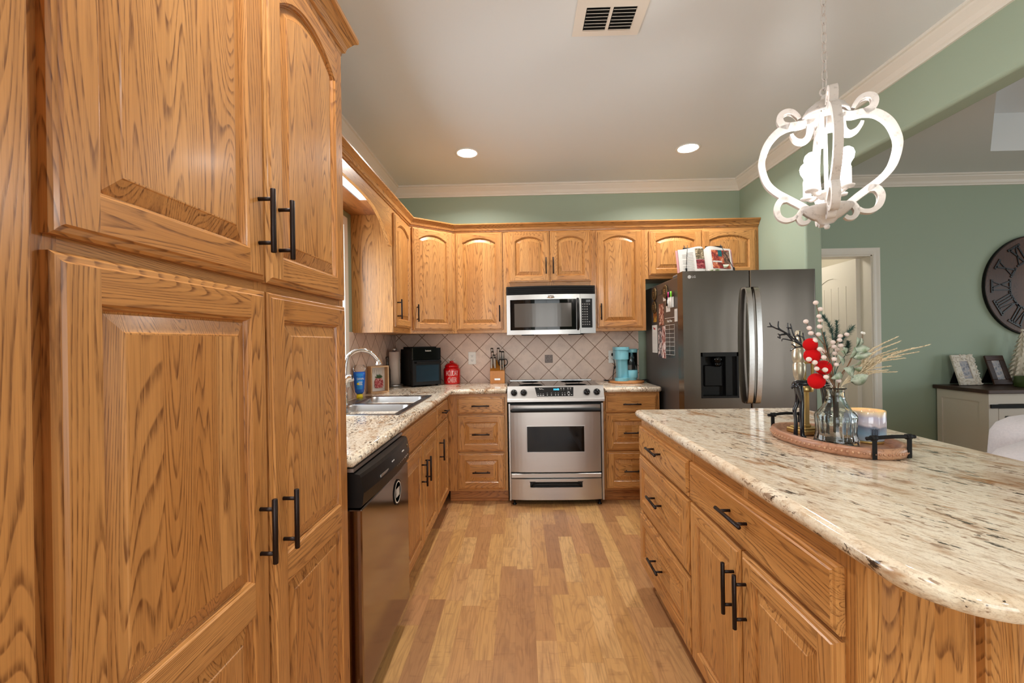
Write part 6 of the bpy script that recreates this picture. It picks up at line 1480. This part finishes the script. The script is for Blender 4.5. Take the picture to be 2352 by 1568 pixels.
# cookbook on its stand, on top of the refrigerator
bk = thing('cookbook_stand', 'black wire cookbook stand on top of the refrigerator', 'stand', (1.40, -0.76, 1.736), tilt=(math.radians(-14), 0, 0))
def book_empty(): pass
mb = MB()
for x in (-0.16, 0.16): mb.tube([(x, 0.004, 0.010), (x*0.85, 0.004, 0.275)], 0.003, 8)
mb.box(-0.150, -0.03, 0.0, 0.008, 0.242, 0.258); mb.box(0.02, 0.150, 0.0, 0.008, 0.252, 0.268); mb.tube([(-0.19, -0.03, 0.012), (0.19, -0.03, 0.012)], 0.003, 8)
for x in (-0.16, 0.16): mb.tube([(x, 0.004, 0.010), (x, -0.05, 0.012), (x, -0.055, 0.028)], 0.003, 8)
mb.tube([(0.0, 0.006, 0.20), (0.0, 0.10, 0.025)], 0.003, 8); mb.build('frame', BLACK_MATTE, bk)
for s_, x0, x1 in ((-1, -0.165, -0.130), (1, 0.185, 0.118)):
    mb = MB(); mb.tube([(x0, -0.052, 0.055), (x1, -0.036, 0.262)], 0.0022, 8)
    for i in range(3): mb.ball((x0, -0.053, 0.062-0.009*i), 0.0075, 8)
    mb.build('page_weight', BLACK_MATTE, bk)
for s_ in (-1, 1):
    mb = MB(); mb.tube(bez([(s_*0.13, -0.055, 0.030), (s_*0.09, -0.053, 0.020), (s_*0.05, -0.052, 0.012)], 5), 0.0022, 8); mb.ball((s_*0.13, -0.055, 0.032), 0.0075, 8); mb.build('page_hook', BLACK_MATTE, bk)
cb = thing('cookbook', 'open cookbook with food photographs propped on the refrigerator', 'book', (1.40, -0.76, 1.736), tilt=(math.radians(-14), 0, 0))
mb = MB(); mb.box(-0.215, -0.006, -0.007, -0.003, 0.014, 0.232, b=0.001); mb.box(0.006, 0.208, -0.007, -0.003, 0.014, 0.232, b=0.001); mb.box(-0.006, 0.006, -0.007, -0.003, 0.014, 0.232); mb.build('cover', plain('pink_cover', srgb(206, 150, 150), 0.5), cb)
def page(s_, xo, o):
    n = 12; V = []
    for i in range(n+1):
        t = i/n; x = s_*xo*t; y = -0.0072-0.030*math.sin(PI*min(1, t*1.0)**0.55)**0.9*(1-0.75*t)-0.004*(1-t)*0-0.006*t+o; zt_ = 0.236+0.022*math.sin(PI*t**0.6)*(1-t)
        V += [(x, y, 0.016), (x, y, zt_), (x, -0.0072, zt_), (x, -0.0072, 0.016)]
    return V, [(a+j, a+4+j, a+4+(j+1) % 4, a+(j+1) % 4) for i in range(n) for a in [i*4] for j in range(4)]+[(0, 1, 2, 3), (n*4, n*4+3, n*4+2, n*4+1)]
for s_, xo in ((-1, 0.198), (1, 0.196)):
    mb = MB(); mb.add(*page(s_, xo, 0.0)); pg = mb.build('page_block', PAPER, cb)
    def surf(t, z): x = s_*xo*t; return (x, -0.0072-0.030*math.sin(PI*t**0.55)**0.9*(1-0.75*t)-0.006*t-0.0006, z)
    def patch(name, t0, t1, z0, z1, mat, lift=0.0):
        mb = MB(); n = 8; V = []
        for i in range(n+1):
            t = t0+(t1-t0)*i/n; V += [Vector(surf(t, z))-Vector((0, lift, 0)) for z in (z0, z1)]
        mb.add(V, [(i*2, i*2+2, i*2+3, i*2+1) for i in range(n)]); mb.build(name, mat, pg)
    if s_ < 0:
        patch('recipe_photo', 0.05, 0.38, 0.150, 0.236, PHOTO_GRAPE); patch('recipe_photo', 0.05, 0.38, 0.072, 0.146, PHOTO_CUT)
        mb = MB()
        for i in range(15):
            z = 0.205-0.012*i
            a_, b_ = surf(0.46, z), surf(0.86 if i % 4 else 0.7, z); mb.tube([a_, surf(0.65, z), b_], 0.0005, 4)
        mb.build('printed_lines', DIMTXT, pg)
    else:
        patch('recipe_photo', 0.22, 0.94, 0.072, 0.222, PHOTO_FOOD)
        patch('printed_fabric', 0.48, 0.64, 0.170, 0.221, make_photo('teal_print', [srgb(16, 60, 64), srgb(30, 110, 116), srgb(20, 40, 50)], 40), 0.0006)
        patch('printed_plate', 0.24, 0.60, 0.122, 0.134, PAPER, 0.0006); patch('printed_brown_area', 0.70, 0.935, 0.110, 0.215, make_photo('brown_print', [srgb(44, 36, 30), srgb(110, 84, 70), srgb(170, 130, 110)], 36), 0.0006)  # pale plate and dark brown area of the printed recipe picture
        mb = MB(); mb.lathe([(0.0001, -0.010), (0.020, -0.008), (0.036, 0.006), (0.040, 0.016), (0.036, 0.014), (0.0001, 0.013)], surf(0.66, 0.088), 24, sy=0.02); mb.build('printed_bowl', plain('bowl_green', srgb(190, 196, 170), 0.5), pg)
        patch('printed_herbs', 0.03, 0.50, 0.020, 0.066, make_photo('herbs', [srgb(60, 80, 40), srgb(150, 160, 120), srgb(236, 230, 222), srgb(190, 120, 110)], 40))

# ------------------------------------------------------------------ living room
cl = thing('wall_clock', 'large round dark wooden wall clock with black Roman numerals', 'clock', (4.651, 0.0, 1.722), rot=0.0)
Ry = Matrix.Rotation(PI/2, 4, 'X')
MB().lathe([(0.0001, 0.003), (0.445, 0.003), (0.451, 0.008), (0.451, 0.026), (0.446, 0.030), (0.0001, 0.030)], (0, 0, 0), 72, 0, False, M=Ry).build('face', CLOCKWOOD, cl)
MB().lathe([(0.4515, 0.004), (0.456, 0.004), (0.456, 0.030), (0.4515, 0.030), (0.4515, 0.004)], (0, 0, 0), 72, 0, False, M=Ry).build('rim', BLACK_MATTE, cl)
NUM = ['XII', 'I', 'II', 'III', 'IIII', 'V', 'VI', 'VII', 'VIII', 'IX', 'X', 'XI']
for hnum, s_ in enumerate(NUM):
    if hnum in (1, 2, 3, 4): pass
    a = PI/2-hnum*PI/6; mb = MB()
    Mn = Matrix.Rotation(-(a-PI/2), 4, 'Y')                       # radial = local +z, x = tangential (clockwise)
    r0_, r1_ = 0.235, 0.395; wid = {'I': 0.024, 'V': 0.062, 'X': 0.072}
    tot = sum(wid[c] for c in s_)*1.0; x = -tot/2
    def stroke(xa, za, xb, zb_, wd=0.010):
        A_ = Vector((xa, -0.036, za)); B_ = Vector((xb, -0.036, zb_)); d = (B_-A_).normalized(); sd = Vector((d.z, 0, -d.x))*wd/2
        V = [A_-sd, A_+sd, B_+sd, B_-sd]; V = [Mn @ p for p in V]+[Mn @ (p+Vector((0, 0.012, 0))) for p in V]
        mb.add(V, [(0, 1, 2, 3), (7, 6, 5, 4), (0, 4, 5, 1), (1, 5, 6, 2), (2, 6, 7, 3), (3, 7, 4, 0)])
    for c in s_:
        w_ = wid[c]; cx = x+w_/2
        if c == 'I': stroke(cx, r0_, cx, r1_, 0.012)
        if c == 'V': stroke(cx, r0_, cx-w_*0.4, r1_, 0.013); stroke(cx, r0_, cx+w_*0.4, r1_, 0.007)
        if c == 'X': stroke(cx-w_*0.4, r1_, cx+w_*0.4, r0_, 0.013); stroke(cx+w_*0.4, r1_, cx-w_*0.4, r0_, 0.007)
        x += w_
    stroke(-tot/2-0.012, r0_, tot/2+0.012, r0_, 0.016); stroke(-tot/2-0.012, r1_, tot/2+0.012, r1_, 0.020)
    mb.build('numeral', BLACK, cl)
mb = MB(); mb.box(-0.010, 0.010, -0.042, -0.036, -0.05, 0.20); mb.box(-0.04, 0.30, -0.048, -0.043, -0.008, 0.008); mb.cyl((0, -0.030, 0), (0, -0.052, 0), 0.022, 20); mb.build('hands', BLACK, cl)
sbd = thing('sideboard', 'distressed white sideboard with a dark plank top and mesh doors', 'sideboard', (4.60, -0.24, 0))
sx0, sx1, sy0, sy1, sz = 3.765, 5.46, -0.463, -0.02, 0.808
mb = MB(); mb.box(sx0-0.03, sx1+0.03, sy0-0.03, sy1+0.01, sz, sz+0.032, 0, 'x', b=0.004); mb.build('top', WALNUT, sbd)
mb = MB(); mb.box(sx0+0.012, sx1-0.012, sy1-0.02, sy1, 0.08, sz); mb.box(sx0+0.01, sx0+0.02, sy0+0.02, sy1, 0.08, sz); mb.box(sx1-0.02, sx1-0.01, sy0+0.02, sy1, 0.08, sz); mb.box(sx0+0.01, sx1-0.01, sy0+0.02, sy1, 0.08, 0.10); mb.build('carcass', CHALK, sbd)
mb = MB()
for x in (sx0, sx1-0.028):
    mb.box(x, x+0.028, sy0+0.03, sy0+0.075, 0.0, sz-0.002); mb.box(x, x+0.028, sy1-0.045, sy1, 0.0, sz-0.002); mb.box(x, x+0.028, sy0+0.075, sy1-0.045, sz-0.075, sz-0.002); mb.box(x, x+0.028, sy0+0.075, sy1-0.045, 0.06, 0.14)
mb.box(sx0, sx0+0.075, sy0, sy0+0.03, 0.0, sz-0.002); mb.box(sx1-0.075, sx1, sy0, sy0+0.03, 0.0, sz-0.002); mb.box(sx0+0.075, sx1-0.075, sy0+0.004, sy0+0.03, sz-0.085, sz-0.002); mb.box(sx0+0.075, sx1-0.075, sy0+0.004, sy0+0.03, 0.06, 0.13)
mb.build('frame', CHALK, sbd)
mb = MB(); mb.box(sx0+0.008, sx1-0.008, sy0-0.012, sy0-0.004, sz-0.118, sz-0.088); mb.build('sliding_rail', BLACK_MATTE, sbd)
for i in range(3):
    a0 = sx0+0.083+i*0.51; a1 = a0+0.50; z0, z1 = 0.135, sz-0.122
    mb = MB(); mb.box(a0, a0+0.045, sy0+0.002, sy0+0.026, z0, z1); mb.box(a1-0.045, a1, sy0+0.002, sy0+0.026, z0, z1); mb.box(a0+0.045, a1-0.045, sy0+0.002, sy0+0.026, z1-0.06, z1); mb.box(a0+0.045, a1-0.045, sy0+0.002, sy0+0.026, z0, z0+0.06); dd = mb.build('door', CHALK, sbd)
    mb = MB(); u = a0+0.045
    zz = z0+0.06
    rows_ = int((z1-z0-0.12)/0.022)
    for r_ in range(rows_+1):
        z = z0+0.06+r_*0.022; pts = []
        for k in range(23):
            xx = a0+0.045+(a1-a0-0.09)*k/22; pts.append((xx, sy0+0.016, min(z1-0.06, max(z0+0.06, z+(0.010 if (k+r_) % 2 else -0.010)))))
        mb.tube(pts, 0.0011, 4)
    mb.build('wire_mesh', BLACK_MATTE, dd)
    MB().box(a0+0.012, a0+0.030, sy0-0.010, sy0+0.004, 0.42, 0.46).build('pull', BLACK_MATTE, dd)
for i in range(3):
    a0 = sx0+0.13+i*0.51
    for q in range(3):
        o = MB().box(a0+q*0.13, a0+q*0.13+0.12, sy0+0.08, sy0+0.30, 0.1005, 0.58-0.05*((q+i) % 3), b=0.006).build('storage_box', TEALFAB, base=(a0+q*0.13+0.06, sy0+0.19, 0.1005))
        tag(o, ('teal box behind the mesh door nearest the hall door', 'teal box behind the middle mesh door of the sideboard', 'teal box behind the mesh door under the clock')[i], 'box', ('teal boxes inside the first sideboard door', 'teal boxes inside the second sideboard door', 'teal boxes inside the third sideboard door')[i])
TZs = sz+0.0322
def photo_frame(x, y, rz, w_, h_, bw, mat, pmat, label, fancy):
    t = thing('framed_photo', label, 'photo frame', (x, y, TZs), tilt=(math.radians(-18), 0, rz)); th = 0.018
    mb = MB()
    for q in ((-w_/2, w_/2, 0, bw), (-w_/2, w_/2, h_-bw, h_), (-w_/2, -w_/2+bw, bw, h_-bw), (w_/2-bw, w_/2, bw, h_-bw)): mb.box(q[0], q[1], -th, 0, q[2], q[3], 0, 'x', b=0.003)
    if fancy:
        R = random.Random(2)
        for i in range(150):
            e = R.random()*(2*w_+2*h_); 
            if e < w_: p = (-w_/2+e, R.uniform(0.004, bw*0.8))
            elif e < 2*w_: p = (-w_/2+e-w_, h_-R.uniform(0.0, bw*0.8))
            elif e < 2*w_+h_: p = (-w_/2+R.uniform(0, bw*0.8), max(0.004, e-2*w_))
            else: p = (w_/2-R.uniform(0.0, bw*0.8), max(0.004, e-2*w_-h_))
            mb.ball((p[0], -th-0.001, p[1]), R.uniform(0.005, 0.010), 8, sz=0.9)
    mb.build('border', mat, t)
    MB().box(-w_/2+bw, w_/2-bw, -th*0.6, -0.002, bw, h_-bw).build('picture', pmat, t)
    mb = MB(); mb.add([(-0.04, 0.0005, h_*0.75), (0.04, 0.0005, h_*0.75), (0.05, 0.115, 0.045), (-0.05, 0.115, 0.045), (-0.04, 0.004, h_*0.75), (0.04, 0.004, h_*0.75), (0.05, 0.119, 0.045), (-0.05, 0.119, 0.045)], [(0, 1, 2, 3), (7, 6, 5, 4), (0, 4, 5, 1), (1, 5, 6, 2), (2, 6, 7, 3), (3, 7, 4, 0)]); mb.build('easel_back', BLACK_MATTE, t)
photo_frame(3.945, -0.135, math.radians(2), 0.195, 0.275, 0.058, CHALK, PHOTO_PAL, 'ornate white photo frame on the sideboard', True)
photo_frame(4.225, -0.135, math.radians(2), 0.165, 0.265, 0.046, WALNUT, PHOTO_PAL, 'dark wooden photo frame on the sideboard', False)
tt = thing('ceramic_tree', 'cream ceramic Christmas tree on the sideboard', 'figurine', (4.415, -0.125, TZs))
mb = MB(); R = random.Random(11)
prof = [(0.0001, 0.0), (0.05, 0.0), (0.055, 0.02), (0.095, 0.03)]
mb.lathe([(r_, TZs+z) for r_, z in [(0.0001, 0.0), (0.062, 0.0), (0.066, 0.02), (0.092, 0.035), (0.0001, 0.475)]], (4.415, -0.125, 0), 24)
for tier in range(10):
    z = TZs+0.055+tier*0.041; rr = 0.100*(1-tier/10.8); n = max(5, int(13-tier*0.8))
    for k in range(n):
        a = 2*PI*(k+0.5*(tier % 2))/n; c_ = Vector((4.415+rr*0.78*math.cos(a), -0.125+rr*0.78*math.sin(a), z+0.012)); tip = Vector((4.415+(rr+0.012)*math.cos(a), -0.125+(rr+0.012)*math.sin(a), z-0.012))
        mb.tube([c_+(c_-tip)*0.8, c_, tip], [0.008, 0.016*(1-tier/16), 0.003], 7)
mb.ball((4.415, -0.125, TZs+0.478), 0.012, 10); mb.build('tree', CERAMIC, tt)
gd = MB().lathe([(0.0001, TZs), (0.085, TZs), (0.09, TZs+0.006), (0.09, TZs+0.085), (0.087, TZs+0.088), (0.083, TZs+0.085), (0.083, TZs+0.055), (0.0001, TZs+0.055)], (4.255, -0.31, 0), 36).build('candle_bowl', OLIVE, base=(4.255, -0.31, TZs)); tag(gd, 'low olive green candle bowl in front of the ceramic tree', 'candle')
photo_frame(4.66, -0.125, math.radians(2), 0.22, 0.36, 0.035, BOXWOOD, PAPER, 'tall pale wooden frame standing under the clock', False)
# sofa
sf = thing('sofa', 'light grey upholstered sofa with a plump back beyond the island', 'sofa', (3.2, -1.7, 0))
def pillow(mb, x0, x1, y0, y1, z0, z1, e=0.35, n=14):
    V = []; F = []; rows = 10
    cx, cy, cz = (x0+x1)/2, (y0+y1)/2, (z0+z1)/2; ax, ay, az = (x1-x0)/2, (y1-y0)/2, (z1-z0)/2
    sp = lambda v, p: math.copysign(abs(v)**p, v); nn = 28
    for i in range(rows+1):
        ph = -PI/2+PI*i/rows
        for j in range(nn):
            th = 2*PI*j/nn; V.append((cx+ax*sp(math.cos(ph), e)*sp(math.cos(th), e), cy+ay*sp(math.cos(ph), e)*sp(math.sin(th), e), cz+az*sp(math.sin(ph), e)))
    F = [(i*nn+j, i*nn+(j+1) % nn, (i+1)*nn+(j+1) % nn, (i+1)*nn+j) for i in range(rows) for j in range(nn)]
    mb.add(V, F, 0, True)
mb = MB(); pillow(mb, 2.30, 4.37, -1.98, -1.25, 0.06, 0.46, 0.2); mb.build('base', SOFA, sf)
mb = MB(); pillow(mb, 2.29, 4.37, -2.02, -1.74, 0.08, 0.775, 0.45); mb.build('back', SOFA, sf)
for x0 in (2.305, 4.11):
    mb = MB(); pillow(mb, x0, x0+0.25, -1.96, -1.22, 0.08, 0.54, 0.4); mb.build('armrest', SOFA, sf)
for x0 in (2.57, 3.44):
    mb = MB(); pillow(mb, x0, x0+0.84, -1.80, -1.54, 0.42, 0.85, 0.5); mb.build('back_cushion', SOFA, sf)
for x0 in (2.52, 3.32):
    mb = MB(); pillow(mb, x0, x0+0.79, -1.53, -1.24, 0.40, 0.55, 0.35); mb.build('seat_cushion', SOFA, sf)
for x in (2.36, 4.27):
    for y in (-1.98, -1.32):
        mb = MB(); mb.cyl((x, y, 0.0), (x, y, 0.10), 0.022, 12, r1=0.03); mb.build('foot', WALNUT, sf)
